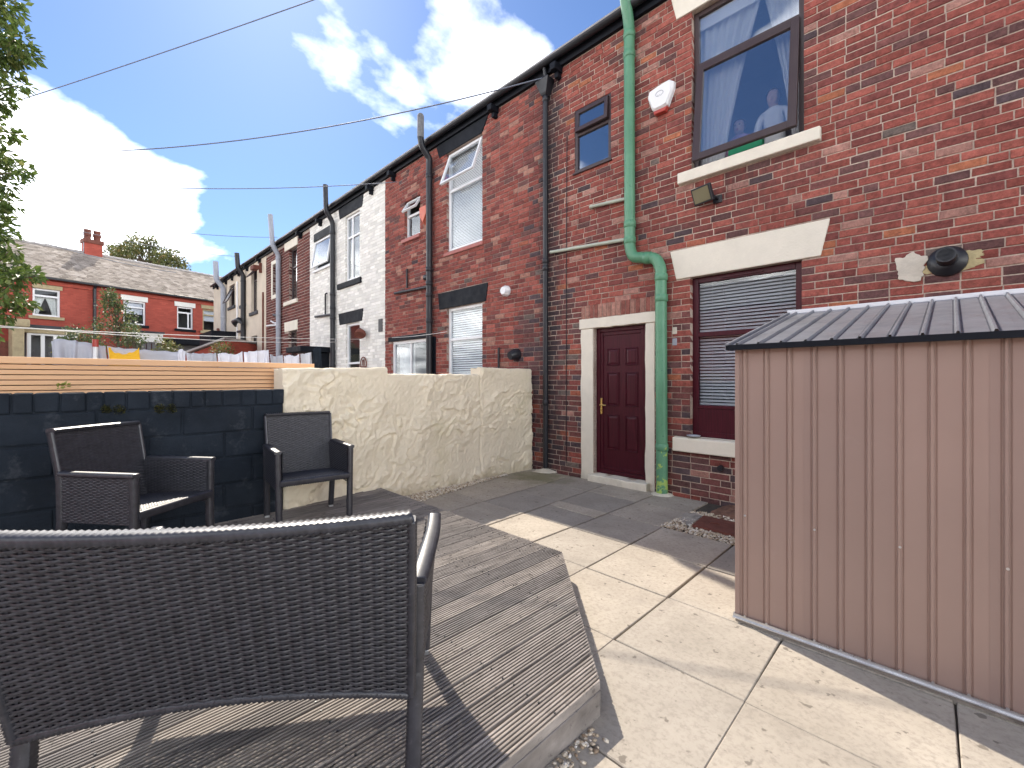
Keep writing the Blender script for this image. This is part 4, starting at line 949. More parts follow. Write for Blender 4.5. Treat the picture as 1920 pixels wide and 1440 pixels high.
# ================================================================ the two cream rendered houses
def cream_house(x0, x1, openings, label):
    h = thing('terraced_house', ((x0 + x1) / 2, WALL, 0), label, 'house', 'terraced houses in the row')
    part('wall', wall_sheet(x0, x1, -.05, 6.46, openings, WALL + .0), 'cream_render', h); return h
def pxr(u0, u1, v0, v1):                     # wall rectangle from pixels: v rows read at the left edge
    a, b = on_y(u0, v0), on_y(u1, v0); return (a.x, b.x, on_y(u0, v1).z, a.z)
oE = [pxr(471, 482, 503, 586), pxr(452.5, 459.5, 533, 572), pxr(471, 482, 631, 690)]
oE = [(a, b, c, min(d, 6.3)) for a, b, c, d in oE]
HE = cream_house(-23.95, -19.47, oE, 'cream rendered house in the terrace with a black soil pipe')
eaves(HE, -23.949, -19.471, (-20.2, -22.0, -23.4))
for i, h in enumerate(oE):
    window(HE, *h[:2], *h[2:], 'brown_frame', .10, .06, transom=(h[2] + (h[3] - h[2]) * .72) if i != 1 else None, opened={(0, 1): 40.0} if i == 0 else None, label=('brown upstairs window with its top light wide open', 'narrow upstairs window', 'brown downstairs window')[i])
    if i < 2: sill(HE, h[0] - .15, h[1] + .15, h[2] - .16, h[2] - .002, 'roof_dark', .06)
p = on_y(460.5, 550); pipe(HE, [(p.x, WALL - .1, 0), (p.x, WALL - .1, 6.15), (p.x, WALL - .3, 6.45), (p.x - .02, WALL - .34, 7.1)], .10, 'black_plastic', 'soil_pipe', [((p.x, WALL - .1, z), (0, 0, 1)) for z in (5.9, 3.3, 2.9)], 12)
q = on_y(459, 608); mb = MB(); mb.tube([q + Vector((-.7, -.2, -.05)), q + Vector((-.5, -.3, .12)), q + Vector((.3, -.3, .14)), q + Vector((.5, -.2, -.05))], [.05, .12, .12, .05], 10); smooth_part('hopper', mb, 'black_plastic', HE)
pipe(HE, [on_y(446, 622, WALL - .06), on_y(458, 620, WALL - .06)], .06, 'black_plastic', 'waste_pipe', n=8)
q = on_y(490, 503); mb = MB(); mb.box(q.x - .35, q.x + .1, WALL - .32, WALL - .1, q.z - .08, q.z + .08); mb.box(q.x + .02, q.x + .1, WALL - .1, WALL, q.z - .2, q.z + .2); part('floodlight', mb, 'rust', HE, bev=.01)
pipe(HE, [on_y(493, 548, WALL - .03), on_y(493, 690, WALL - .03)], .035, 'rust', 'pipe', n=6)
oF = [pxr(430, 440, 537, 576)]
HF = cream_house(-28.75, -23.95, oF, 'farthest cream rendered house at the end of the terrace, with a grey pipe')
eaves(HF, -28.75, -23.951, (-24.6, -25.8, -27.6))
for h in oF:
    window(HF, *h[:2], *h[2:], 'brown_frame', .08, .07, opened={(0, 0): 24.0}, label='upstairs window tilted wide open'); sill(HF, h[0] - .15, h[1] + .15, h[2] - .16, h[2] - .002, 'roof_dark', .06)
p = on_y(424, 560); pipe(HF, [(p.x, WALL - .12, 1.2), (p.x, WALL - .12, 6.1), (p.x - .1, WALL - .4, 6.5), (p.x - .15, WALL - .42, 7.4)], .12, 'grey_pipe', 'soil_pipe', [((p.x, WALL - .12, z), (0, 0, 1)) for z in (5.9, 4.6, 3.2, 2.8)], 12)
pipe(HF, [on_y(408.5, 617, WALL - .06), on_y(410, 624, WALL - .06), on_y(422, 624, WALL - .06)], .07, 'rust', 'waste_pipe', n=8)
pipe(HF, [on_y(445, 528, WALL - .03), on_y(445, 660, WALL - .03)], .04, 'white_upvc', 'cable', n=6)
a, b = on_y(418, 640), on_y(443, 640)
mb = MB(); mb.box(a.x, b.x, WALL - 1.0, WALL - .005, 2.9, 3.75); part('canopy_box', mb, 'black_paint', HF, bev=.02)
mb = MB(); mb.box(a.x + .3, b.x - .3, WALL - .8, WALL - .006, 0, 2.899); part('back_porch', mb, 'roof_dark', HF, bev=.02)

# ================================================================ cream rough rendered wall
cw = thing('boundary_wall', (wallx(3.2), 3.2, gz(3.2)), 'cream boundary wall with rough torn render, behind the far rattan chair', 'wall')
wdir = Vector((-0.53, 4.1, 0)).normalized(); wout = Vector((wdir.y, -wdir.x, 0))
def relief(s, z):
    N = mnoise.noise
    w1 = N((s * 1.5, z * 1.5, 3.3)) + .5 * N((s * 4.2, z * 4.2, 1.3)); w2 = N((s * 1.6 + 9, z * 1.6, 7.1)) + .5 * N((s * 4.6, z * 4.6, 6.3))
    a = s * .80 + z * .60; b = -s * .60 + z * .80
    def lap(v, e): f = v - math.floor(v); return f if f < 1 - e else (1 - f) / e * (1 - e)
    rough = N((s * 9, z * 9, 2)) * .30 + N((s * 21, z * 21, 4)) * .14
    d = .034 * lap(N((a * 1.3 + w1 * .9, b * 3.2 + w2 * .9, .5)) * 2.1 + rough, .06)
    d += .022 * lap(N((a * 2.7 + w2 * 1.1, b * 5.5 + w1 * 1.1, 11)) * 1.7 + rough * 1.2, .08) * min(1, max(0, N((s * 2.1, z * 2.1, 31)) * 2.5 + .75))
    d += .012 * lap(N((a * 6.0 + w1 * 1.6, b * 9.0 + w2 * 1.6, 21)) * 1.4 + rough, .12) * min(1, max(0, N((s * 2.6, z * 2.6, 41)) * 2.5 + .6))
    calm = min(1, max(.12, N((s * 1.3, z * 1.5, 8)) * 2.6 + .80))
    return d * calm + .006 * N((s * 28, z * 28, 1)) + .004 * N((s * 60, z * 60, 5)) + .018 * N((s * 1.7, z * 1.7, 6))
def wall_panel(y0, y1, za, zb, seed, r0=1, r1=1):
    o = Vector((wallx(y0), y0, 0)); L = (y1 - y0) / wdir.y; ns = int(L / .0115); P = []
    for i in range(ns + 1):
        s = L * i / ns; sw_ = s + y0; top = za + (zb - za) * s / L + .014 * mnoise.noise((sw_ * 4, seed, 0)); y = o.y + wdir.y * s; z0 = gz(y) - .03; row = []
        e = min(s if r0 else 9, L - s if r1 else 9); er = .022 * max(0, 1 - e / .03) ** 2
        nz = 128
        for j in range(nz + 1): 
            z = z0 + (top - .03 - z0) * j / nz; d = relief(sw_, z) - er; p = o + wdir * s + wout * d; row.append((p.x, p.y, z))
        for an in (25, 50, 75, 90):
            d = relief(sw_, top + an * .001); p = o + wdir * s + wout * (d * math.cos(R(an)) - .03 * (1 - math.cos(R(an))) - er); row.append((p.x, p.y, top - .03 + .03 * math.sin(R(an)) + d * .3))
        for k in (1, 2, 3, 4):
            p = o + wdir * s + wout * (-.03 - .04 * k); row.append((p.x, p.y, top + .010 * mnoise.noise((sw_ * 9, k, seed))))
        p = o + wdir * s + wout * (-.19); row.append((p.x, p.y, z0)); P.append(row)
    mb = MB(); mb.grid(P)
    for e in (P[0], P[-1]): mb.add(e, [tuple(range(len(e)))] if e is P[-1] else [tuple(range(len(e) - 1, -1, -1))])
    return part('rendered_panel', mb, 'cream_wall', cw, smooth=True)
wall_panel(1.403, 2.571, 1.600, 1.635, 1, 1, 0); wall_panel(2.570, 4.15, 1.56, 1.565, 2, 0, 1); wall_panel(4.158, 5.44, 1.66, 1.675, 3)

# ================================================================ navy block wall and slatted fence
nx = -4.42; nw = thing('block_wall', (nx, -.4, gz(-.4)), 'dark navy painted block wall behind the left rattan chair', 'wall')
NY0, NY1, NTOP = -2.3, 1.398, 1.405
mb = MB(); mb.box(nx - .21, nx - .012, NY0, NY1 - .004, .05, NTOP - .01); part('core', mb, 'navy', nw)
rn = random.Random(6)
def block(y0, y1, z0, z1):
    d = rn.uniform(-.003, .003); mb = MB(); j = lambda: rn.uniform(-.003, .003)
    mb.hexa([(nx - .2, y0 + j(), z0 + j()), (nx - .2, y0 + j(), z1 + j()), (nx - .2, y1, z0), (nx - .2, y1, z1), (nx + d, y0 + j(), z0 + j()), (nx + d, y0 + j(), z1 + j()), (nx + d + j() * .5, y1 + j(), z0 + j()), (nx + d, y1 + j(), z1 + j())])
    return part('block', mb, 'navy', nw, bev=.011)
zc_ = NTOP - .14
y = NY0
while y < NY1 - .03:
    w = rn.uniform(.085, .15); e = min(y + w, NY1 + .012); block(y, e - .006, zc_ + .004, NTOP); y = e
k = 0; zt = zc_
while zt > .12:
    zb = max(zt - .222, .08); y = .127 - .507 * 5 + (.29 if k % 2 else 0) - .0; 
    while y < NY1:
        a, b = max(y, NY0), min(y + .507, NY1)
        if b - a > .04: block(a + .006, b - .006, zb + .006, zt - .006)
        y += .507
    zt = zb; k += 1
# moss tufts on the navy wall
mb = MB(); rm = random.Random(5)
for (u, v, rad) in ((199, 767, .03), (223, 768, .038), (299, 766, .036), (321, 766, .036)):
    c = on_x(u, v, nx)
    for _ in range(260):
        a, rr = rm.uniform(0, 6.28), rad * rm.random() ** .6; q = Vector((nx + .002, c.y + rr * math.cos(a), c.z + rr * 1.1 * math.sin(a))); t = Vector((rm.uniform(.006, .02), rm.uniform(-.008, .008), rm.uniform(-.008, .008)))
        s_ = Vector((0, rm.uniform(-.003, .003), rm.uniform(-.003, .003))); cv = rm.random(); mb.add([q - s_, q + s_, q + t], [(0, 1, 2)], (cv, cv, cv, 1))
M['moss'] = leaf_mat('olive_moss', [(0, (.05, .055, .012)), (1, (.15, .14, .03))])
o = part('moss', mb, 'moss'); o['kind'] = 'stuff'; tag(o, 'small olive moss tufts near the top of the navy wall', 'moss')
FX = -4.77
fe = thing('slatted_fence', (FX, -.4, 1.0), 'tan composite slatted fence showing above the navy wall', 'fence')
mb = MB(); mb.box(FX - .03, FX + .03, NY0, 1.80, 1.612, 1.662); part('cap_rail', mb, 'fence', fe, bev=.005)
for i in range(7):
    z = 1.610 - .0385 * (i + 1) + .002; mb = MB(); mb.box(FX - .012, FX + .012 + .002 * (i % 2), NY0, 1.79, z, z + .033); part('slat', mb, 'fence', fe, bev=.004)
mb = MB(); mb.box(FX - .03, FX - .014, NY0, 1.78, .2, 1.61); part('back_board', mb, 'black_paint', fe)
for y in (-2.2, -.3, 1.72):
    mb = MB(); mb.box(FX - .10, FX - .032, y, y + .08, -.08, 1.60); part('post', mb, 'black_paint', fe, bev=.003)
# weed sprigs in the fence and at the wall top
def leaf(mb, p, d, n, L, w, cv):
    d = d.normalized(); s_ = d.cross(n); s_ = s_.normalized() * w if s_.length > 1e-5 else Vector((w, 0, 0)); m_ = p + d * L * .5 + n.normalized() * L * .07
    mb.add([p, m_ + s_, p + d * L, m_ - s_, m_ - n.normalized() * L * .1], [(0, 1, 4), (1, 2, 4), (2, 3, 4), (3, 0, 4)], (cv, cv, cv, 1))
def rvec(r_): return Vector((r_.gauss(0, 1), r_.gauss(0, 1), r_.gauss(0, 1))).normalized()
mb = MB(); c = on_x(116, 724, -4.62)
for _ in range(16): leaf(mb, c + rvec(rm) * .022, Vector((.3, rm.uniform(-.3, 1), rm.uniform(-.2, .8))), rvec(rm), .035, .008, rm.uniform(.5, 1))
M['leaf_lime'] = leaf_mat('lime_leaves', [(0, (.16, .22, .03)), (1, (.34, .38, .08))])
tag(part('weed_sprig', mb, 'leaf_lime'), 'small lime green weed sprig poking through the fence bottom', 'weed')

# ================================================================ metal shed
shed = thing('metal_shed', (.1, 3.3, gz(3.3)), 'taupe corrugated metal shed with a ribbed grey roof', 'shed')
SX0, SX1, SY0, SY1, SZ0, SZ1, SZB = -.885, 1.02, 2.73, 4.04, .135, 1.685, 2.00
def ribbed(L, pitch=.111, off=.03, dep=.010):
    """profile (distance along, outward offset)"""
    pr = [(0, 0)]; s = off
    while s + .034 < L:
        pr += [(s, 0), (s + .004, -dep * .35), (s + .007, -dep * .35), (s + .013, dep), (s + .021, dep), (s + .027, -dep * .35), (s + .030, -dep * .35), (s + .034, 0)]; s += pitch
    pr.append((L, 0)); return pr
x = SX0; i = 0
while x < SX1 - .01:
    L = .333; pr = ribbed(L + .02 if x + L + .02 < SX1 else L); dd = .0012 * (i % 2)
    mb = MB(); mb.grid([[(x + s, SY0 - o_ - dd, z) for s, o_ in pr] for z in (SZ0, .6, 1.15, SZ1)], True); part('cladding_sheet', mb, 'shed_wall', shed)
    x += L; i += 1
pr = ribbed(SY1 - SY0)
mb = MB(); P = [[(SX0 - o_ + .002, SY0 + s, SZ0) for s, o_ in pr], [(SX0 - o_ + .002, SY0 + s, SZ1 + (SZB - SZ1) * s / (SY1 - SY0)) for s, o_ in pr]]; mb.grid(P); part('cladding_sheet', mb, 'shed_wall', shed)
mb = MB(); mb.box(SX0 + .01, SX1, SY1 - .006, SY1, SZ0, SZB - .01); part('back_sheet', mb, 'shed_wall', shed)
mb = MB(); mb.box(SX1 - .006, SX1, SY0 + .02, SY1 - .008, SZ0, SZ1); part('end_sheet', mb, 'shed_wall', shed)
mb = MB(); mb.box(SX0 - .006, SX0 + .020, SY0 - .006, SY0 + .02, SZ0, SZ1); part('corner_post', mb, 'shed_wall', shed, bev=.003)
mb = MB(); mb.box(SX0 - .012, SX1, SY0 - .018, SY0 - .012, SZ0 - .012, SZ0 + .008); mb.box(SX0 - .012, SX1, SY0 - .030, SY0 - .017, SZ0 - .013, SZ0 - .008); mb.box(SX0 - .012, SX0 - .006, SY0 - .012, SY1, SZ0 - .012, SZ0 + .008); part('base_rail', mb, 'silver', shed)
s_ = SX0 + .05; k = 0; mb = MB()
while s_ < SX1 - .05:
    mb.tube([(s_, SY0 - .019, SZ0 + .012), (s_, SY0 - .013, SZ0 + .012)], .0055, 8)
    if k % 3 == 0: mb.tube([(s_, SY0 - .0145, .72), (s_, SY0 - .008, .72)], .0055, 8)
    s_ += .111; k += 1
part('screw', mb, 'silver', shed, kind='stuff')
RY0, RY1 = SY0 - .045, SY1 + .01
def rz(y): return SZ1 + .018 + (y - SY0) / (SY1 - SY0) * (SZB - SZ1)
x = SX0 - .03; i = 0
while x < SX1 - .01:
    L = .555 if x + .555 < SX1 else SX1 + .02 - x; pr = ribbed(L, .111, .03, .014); dd = .0012 * (i % 2)
    mb = MB(); mb.grid([[(x + s, y_, rz(y_) + o_ + dd) for s, o_ in pr] for y_ in (RY0, (RY0 + RY1) / 2, RY1)]); part('roof_sheet', mb, 'shed_roof', shed); x += L; i += 1
mb = MB(); mb.box(SX0 - .04, SX1 + .02, RY0 - .012, RY0 - .002, rz(RY0) - .026, rz(RY0) + .005); part('eave_trim', mb, 'black_paint', shed, bev=.002)
mb = MB(); yl = RY0 - .012
mb.hexa([(SX0 - .045, yl, rz(yl) - .03), (SX0 - .045, yl, rz(yl) + .014), (SX0 - .045, RY1, rz(RY1) - .03), (SX0 - .045, RY1, rz(RY1) + .014), (SX0 - .028, yl, rz(yl) - .03), (SX0 - .028, yl, rz(yl) + .014), (SX0 - .028, RY1, rz(RY1) - .03), (SX0 - .028, RY1, rz(RY1) + .014)]); part('verge_trim', mb, 'shed_roof', shed, bev=.002)
mb = MB(); mb.box(SX0 - .046, SX1 + .02, RY1 + .002, RY1 + .03, rz(RY1) - .03, rz(RY1) + .03); part('top_trim', mb, 'white_upvc', shed, bev=.003)
mb = MB(); mb.box(SX0 - .004, SX1, SY0 - .008, SY1, .03, SZ0 - .014); part('concrete_base', mb, 'concrete', shed, bev=.004)

# ================================================================ rattan furniture
def weave(mb, S, rows, cols, hw, amp, sub=4, stakes=True):
    """flat strands over and under upright stakes on the surface S(u,v)"""
    e = 1e-3
    def nrm(u, v):
        a = Vector(S(min(u + e, 1), v)) - Vector(S(max(u - e, 0), v)); b = Vector(S(u, min(v + e, 1))) - Vector(S(u, max(v - e, 0))); return a.cross(b).normalized(), b.normalized()
    N = cols * sub; rr = random.Random(rows * 31 + cols)
    base = len(mb.v)
    for i in range(rows):
        v = (i + .5) / rows; vs_ = []; ph = math.pi * (i % 2); jit = rr.uniform(-.0004, .0004)
        n, up = nrm(.5, v)
        for j in range(N + 1):
            u = j / N; p = Vector(S(u, v)); n_, up_ = (n, up) if j % (2 * sub) else nrm(u, v); n, up = n_, up_
            o = n * (amp * math.cos(math.pi * u * cols + ph) + jit)
            vs_ += [p + o - up * hw, p + o + n * (hw * .7), p + o + up * hw]
        mb.add(vs_, [(3 * j, 3 * j + 3, 3 * j + 4, 3 * j + 1) for j in range(N)] + [(3 * j + 1, 3 * j + 4, 3 * j + 5, 3 * j + 2) for j in range(N)])
    if stakes:
        for j in range(cols + 1):
            u = j / cols; q = []
            for i in range(13):
                v = i / 12; p = Vector(S(u, v)); n, up = nrm(u, v); s_ = up.cross(n) * (hw * .9); q.append([p - s_, p + s_])
            mb.grid(q)
def wrapbar(mb, pts, w, d, pitch=.011, side=None):
    """bar wrapped in strand: rectangular section, a bulge per turn; pts a path"""
    pts = [Vector(p) for p in pts]; L = [0]
    for a, b in zip(pts, pts[1:]): L.append(L[-1] + (b - a).length)
    n = max(2, int(L[-1] / (pitch / 2))); P = []; side = Vector(side) if side else None
    for k in range(n + 1):
        s = L[-1] * k / n; i = max(i_ for i_ in range(len(L)) if L[i_] <= s + 1e-9); i = min(i, len(pts) - 2); t = (s - L[i]) / (L[i + 1] - L[i]); p = pts[i].lerp(pts[i + 1], t); dr_ = (pts[i + 1] - pts[i]).normalized()
        a = side - dr_ * side.dot(dr_) if side else dr_.orthogonal(); a.normalize(); b = dr_.cross(a)
        bl = .0020 if k % 2 else -.0016; ww, dd = w / 2 + bl, d / 2 + bl; c_ = .62
        P.append([p + a * x_ + b * y_ for x_, y_ in ((ww, dd * c_), (ww * c_, dd), (-ww * c_, dd), (-ww, dd * c_), (-ww, -dd * c_), (-ww * c_, -dd), (ww * c_, -dd), (ww, -dd * c_), (ww, dd * c_))])
    mb.grid(P); mb.add(P[0][:8], [tuple(range(8))]); mb.add(P[-1][:8], [tuple(range(7, -1, -1))])
def bil(a, b, c, d):
    a, b, c, d = map(Vector, (a, b, c, d)); return lambda u, v: (a * (1 - u) + b * u) * (1 - v) + (d * (1 - u) + c * u) * v
def rattan_seat(name, label, cat, group, hw, depth_f, depth_r, arm_z, seat_z, back, rp, sp_, wave=0.0, fine=False, flare=0.0):
    """back: (y_bottom, z_bottom, y_top, z_top, sag, arch); local y is the sitter's forward"""
    t = thing(name, (0, 0, 0), label, cat, group)
    yb, zb, yt, zt, sag, arch = back; bw = hw - .032; r_h = rp * .50
    # backrest
    S = lambda u, v: ((2 * u - 1) * (bw + .01 * v), (yb + (yt - yb) * v) - .018 * (1 - (2 * u - 1) ** 2), zb + arch * (1 - (2 * u - 1) ** 2) * (1 - v) + (zt - zb) * v - sag * (1 - (2 * u - 1) ** 2) * v)
    rows = int((zt - zb) / rp); cols = int(2 * bw / sp_)
    mb = MB(); weave(mb, S, rows, cols, r_h, rp * .42, 4)
    if not fine: pass
    back_o = lpart('backrest', mb, 'rattan', t, smooth=True, kind='stuff')
    S2 = lambda u, v: tuple(Vector(S(u, v)) + Vector((0, .026, .004)))
    mb = MB(); weave(mb, S2, max(8, int(rows * (.7 if fine else 1))), cols, (zt - zb) / max(8, int(rows * (.7 if fine else 1))) * .66, .0022, 4, False); lpart('inner_weave', mb, 'rattan', back_o, smooth=True, kind='stuff')
    off = Vector((0, .013, 0)); mb = MB()
    top = [Vector(S(u / 16, 1)) + off + Vector((0, 0, .006)) for u in range(17)]; wrapbar(mb, top, .054, .030, .016, (0, 1, 0))
    lpart('top_rail', mb, 'rattan', back_o, smooth=True)
    mb = MB(); wrapbar(mb, [Vector(S(u / 16, 0)) + off for u in range(17)], .040, .022, .013, (0, 1, 0)); lpart('bottom_rail', mb, 'rattan', back_o, smooth=True)
    for u in (0, 1):
        mb = MB(); wrapbar(mb, [Vector(S(u, v / 6)) + off for v in range(7)], .042, .022, .011, (0, 1, 0)); lpart('side_rail', mb, 'rattan', back_o, smooth=True)
    # seat
    sy0, sy1 = yb + .06, depth_f - .005; sw_ = hw - .03
    Ss = bil((-sw_, sy0, seat_z - .03), (sw_, sy0, seat_z - .03), (sw_, sy1, seat_z), (-sw_, sy1, seat_z))
    mb = MB(); weave(mb, Ss, int((sy1 - sy0) / max(rp, .008)), int(2 * sw_ / sp_), max(rp, .008) * .46, .002, 4); seat_o = lpart('seat', mb, 'rattan', t, smooth=True, kind='stuff')
    mb = MB(); wrapbar(mb, [(-sw_, sy1, seat_z - .022), (sw_, sy1, seat_z - .022)], .036, .05, .013, (0, 1, 0)); lpart('front_rail', mb, 'rattan', seat_o, smooth=True)
    mb = MB(); mb.box(-sw_, sw_, sy0, sy1 - .02, seat_z - .055, seat_z - .035) if False else wrapbar(mb, [(-sw_, sy0 + .02, seat_z - .05), (sw_, sy0 + .02, seat_z - .05)], .03, .04, .013, (0, 1, 0)); lpart('rear_rail', mb, 'rattan', seat_o, smooth=True)
    # arms, legs
    for s in (-1, 1):
        ya, ybk = depth_f, -depth_r + .03
        fx = lambda t_: flare * (1 - (1 - t_) ** 2)                       # how far the arm swings out, 0 at the back, 1 at the front
        armp = [(s * (hw - .015 + fx(k / 12)), ybk + (ya - ybk) * k / 12, arm_z - .013 + wave * math.sin(math.pi * 2 * (k / 12) - .6) * .6) for k in range(13)]
        mb = MB(); wrapbar(mb, armp, .052, .026, .011, (1, 0, 0)); arm = lpart('armrest', mb, 'rattan', t, smooth=True)
        zlo = seat_z - .075
        for dx_, nm in ((.012, 'outer_weave'), (-.032, 'inner_weave')):
            g_ = (1 if s > 0 else -1) * (1 if nm == 'outer_weave' else -1)
            Sf = lambda u, v, s=s, dx_=dx_, g_=g_, ya=ya, ybk=ybk, zlo=zlo: (s * (hw - .018 + fx(u if g_ > 0 else 1 - u) * (.45 + .55 * v) + dx_), ybk + (ya - .02 - ybk) * (u if g_ > 0 else 1 - u), zlo + (arm_z - .02 - zlo) * v)
            rpp = max(rp, .009); mb = MB(); weave(mb, Sf, int((arm_z - zlo) / rpp), int((ya - ybk) / sp_), rpp * .48, .0022, 4); lpart(nm, mb, 'rattan', arm, smooth=True, kind='stuff')
        fl_ = [(s * (hw - .018 + flare), depth_f - .022, arm_z - .02), (s * (hw - .022 + flare * .45), depth_f - .022, seat_z - .06), (s * (hw - .028 + flare * .3), depth_f - .012, .022)]
        mb = MB(); wrapbar(mb, fl_, .044, .044, .011, (1, 0, 0)); lg = lpart('leg', mb, 'rattan', t, smooth=True)
        e_ = fl_[2]; mb = MB(); mb.box(e_[0] - .019, e_[0] + .019, depth_f - .031, depth_f + .007, 0, .022); lpart('foot', mb, 'silver', lg, bev=.003)
        rl_ = [(s * (hw - .016), ybk + .0, arm_z - .02), (s * (hw - .020), ybk - .0, seat_z - .06), (s * (hw - .028), ybk - .035, .022)]
        mb = MB(); wrapbar(mb, rl_, .044, .044, .011, (1, 0, 0)); lg = lpart('leg', mb, 'rattan', t, smooth=True)
        mb = MB(); mb.box(s * (hw - .028) - .019, s * (hw - .028) + .019, ybk - .054, ybk - .016, 0, .022); lpart('foot', mb, 'silver', lg, bev=.003)
    return t
def copy_tree(o, parent=None):
    c = o.copy(); COL.objects.link(c); c.parent = parent
    for ch in list(o.children): copy_tree(ch, c)
    return c
arm1 = rattan_seat('rattan_armchair', 'charcoal rattan armchair on the left with sunlight across its seat', 'armchair', 'rattan armchairs on the deck', .30, .29, .27, .655, .42, (-.235, .36, -.345, .895, .0, 0), .0105, .027)
arm1.location = (-3.865, .323, DECK); arm1.rotation_euler = (0, 0, R(-52.8))
arm2 = copy_tree(arm1); arm2['label'] = 'charcoal rattan armchair standing in shade before the cream wall'
arm2.location = (-3.99, 1.457, DECK); arm2.rotation_euler = (0, 0, R(-97))
sofa = rattan_seat('rattan_loveseat', 'charcoal rattan two seat sofa in front, seen from behind', 'sofa', None, .528, .335, .34, .625, .40, (-.365, .30, -.485,     .850, .014, .055), .0088, .0300, wave=.012, fine=True, flare=.045)
sofa.location = (-1.703, .508, DECK); sofa.rotation_euler = (0, 0, R(54.5))

# ================================================================ washing lines and laundry in the next yard
LX = -7.5
def lp(u, v, x=LX): return on_x(u, v, x)
def cloth(name, pts, mat, label, cat, drop=.9, fold=.03, freq=14, x=LX, seed=1, bottom=None, group='washing on the line'):
    """pts: pixel points of the top edge; hangs down from the line"""
    top = [lp(u, v, x) for u, v in pts]; P = []; n = 60
    for i in range(n + 1):
        s = i / n * (len(top) - 1); k = min(int(s), len(top) - 2); p = top[k].lerp(top[k + 1], s - k); row = []
        for j in range(15):
            t = j / 14; w = min(1, t * 2.5)
            zs_ = p.z - .010 * abs(math.sin(i / n * math.pi * (len(top) + 1))) ** 2 * (1 - t)
            row.append((p.x + fold * w * (math.sin(i / n * freq + seed) + .5 * math.sin(i / n * freq * 2.3 + seed * 2 + t * 2)), p.y + .015 * math.sin(t * 5 + i * .3), zs_ - drop * t * (1 + .05 * math.sin(i / n * 9 + seed))))
        P.append(row)
    mb = MB(); mb.grid(P); o = part(name, mb, mat, None, smooth=True); m = o.modifiers.new('thick', 'SOLIDIFY'); m.thickness = .003; return tag(o, label, cat, group)
cloth('bedsheet', [(96, 640), (104, 634), (140, 638), (172, 643), (200, 649)], 'sheet_grey', 'long grey bedsheet gathered at its left end on the washing line', 'bedsheet', fold=.05, freq=26)
cloth('bedsheet', [(201, 649), (240, 653), (284, 656), (341, 660)], 'sheet_grey', 'grey bedsheet on the washing line behind the yellow towel', 'bedsheet', fold=.035, freq=10, seed=4)
cloth('towel', [(203, 651), (207, 650), (217, 661), (233, 664), (249, 660), (259, 651.5), (263, 654)], 'yellow', 'bright yellow towel with a scooped top on the washing line', 'towel', fold=.015, freq=7, x=LX + .12)
cloth('shirt', [(333, 663), (338, 654), (344, 655), (348, 664)], 'sheet_white', 'small white shirt bunched up in the middle of the washing line', 'shirt', fold=.03, freq=12, seed=2, x=LX + .06)
cloth('bedsheet', [(349, 661), (380, 662), (407, 662)], 'sheet_grey', 'pale grey bedsheet right of the bunched white shirt', 'bedsheet', seed=3)
cloth('pillowcase', [(408, 663), (416, 661), (440, 664), (456, 659)], 'sheet_white', 'creased white pillowcase on the washing line before the cream houses', 'pillowcase', seed=5, fold=.05, freq=18)
cloth('pillowcase', [(457, 660), (480, 657), (505, 656)], 'sheet_white', 'white pillowcase hanging highest of the white washing', 'pillowcase', seed=6, fold=.05, freq=16, x=LX - .1)
cloth('tea_towel', [(506, 664), (518, 668), (531, 665)], 'sheet_grey', 'short grey tea towel between the white washing', 'towel', seed=7, fold=.04)
cloth('vest', [(532, 668), (540, 665), (552, 667), (562, 664)], 'sheet_white', 'white vest on the washing line near its right end', 'vest', seed=8, fold=.03)
M['sheet_stripe'] = pm('grey_white_stripes', (0.55, 0.56, 0.60), 0.9, 0.5, 9, 0.1, 100, stretch=(0, 1, 0))
cloth('striped_shirt', [(563, 664), (572, 662), (585, 660)], 'sheet_stripe', 'grey and white striped shirt at the right end of the washing', 'shirt', seed=9, fold=.03)
cloth('trousers', [(586, 655), (592, 651), (598, 650), (603, 652)], 'navy', 'dark navy trousers at the far right end of the washing line', 'trousers', seed=10, fold=.02)
def wire(name, a, b, sag, r, mat, label, cat, group=None, n=40):
    a, b = Vector(a), Vector(b); pts = [a.lerp(b, k / n) - Vector((0, 0, sag * 4 * (k / n) * (1 - k / n))) for k in range(n + 1)]
    mb = MB(); mb.tube(pts, r, 6); return tag(part(name, mb, mat, None, smooth=True), label, cat, group)
wire('washing_line', lp(-60, 606, LX), on_y(662, 640, WALL - .02), .10, .006, 'line', 'pale washing line carrying the grey sheets', 'washing line')
wire('washing_line', lp(-30, 612, LX - .35), on_y(700, 636, WALL - .02), .04, .006, 'line', 'upper pale washing line above the laundry, without washing', 'washing line')
wire('washing_line', on_y(735, 633, WALL - .03), on_y(838, 622, WALL - .5), .02, .006, 'line', 'short pale line across the white patio doors', 'washing line')
pp = thing('line_prop', (lp(179, 640).x, lp(179, 640).y, -.08), 'white washing line prop with a red top', 'prop')
q = lp(179, 641, LX + .1)
mb = MB(); mb.tube([(q.x, q.y, -.08), (q.x, q.y, q.z - .06)], .022, 10); part('pole', mb, 'white_upvc', pp)
mb = MB(); mb.tube([(q.x, q.y, q.z - .06), (q.x, q.y, q.z + .03)], .03, 10); part('top', mb, 'red_plastic', pp)

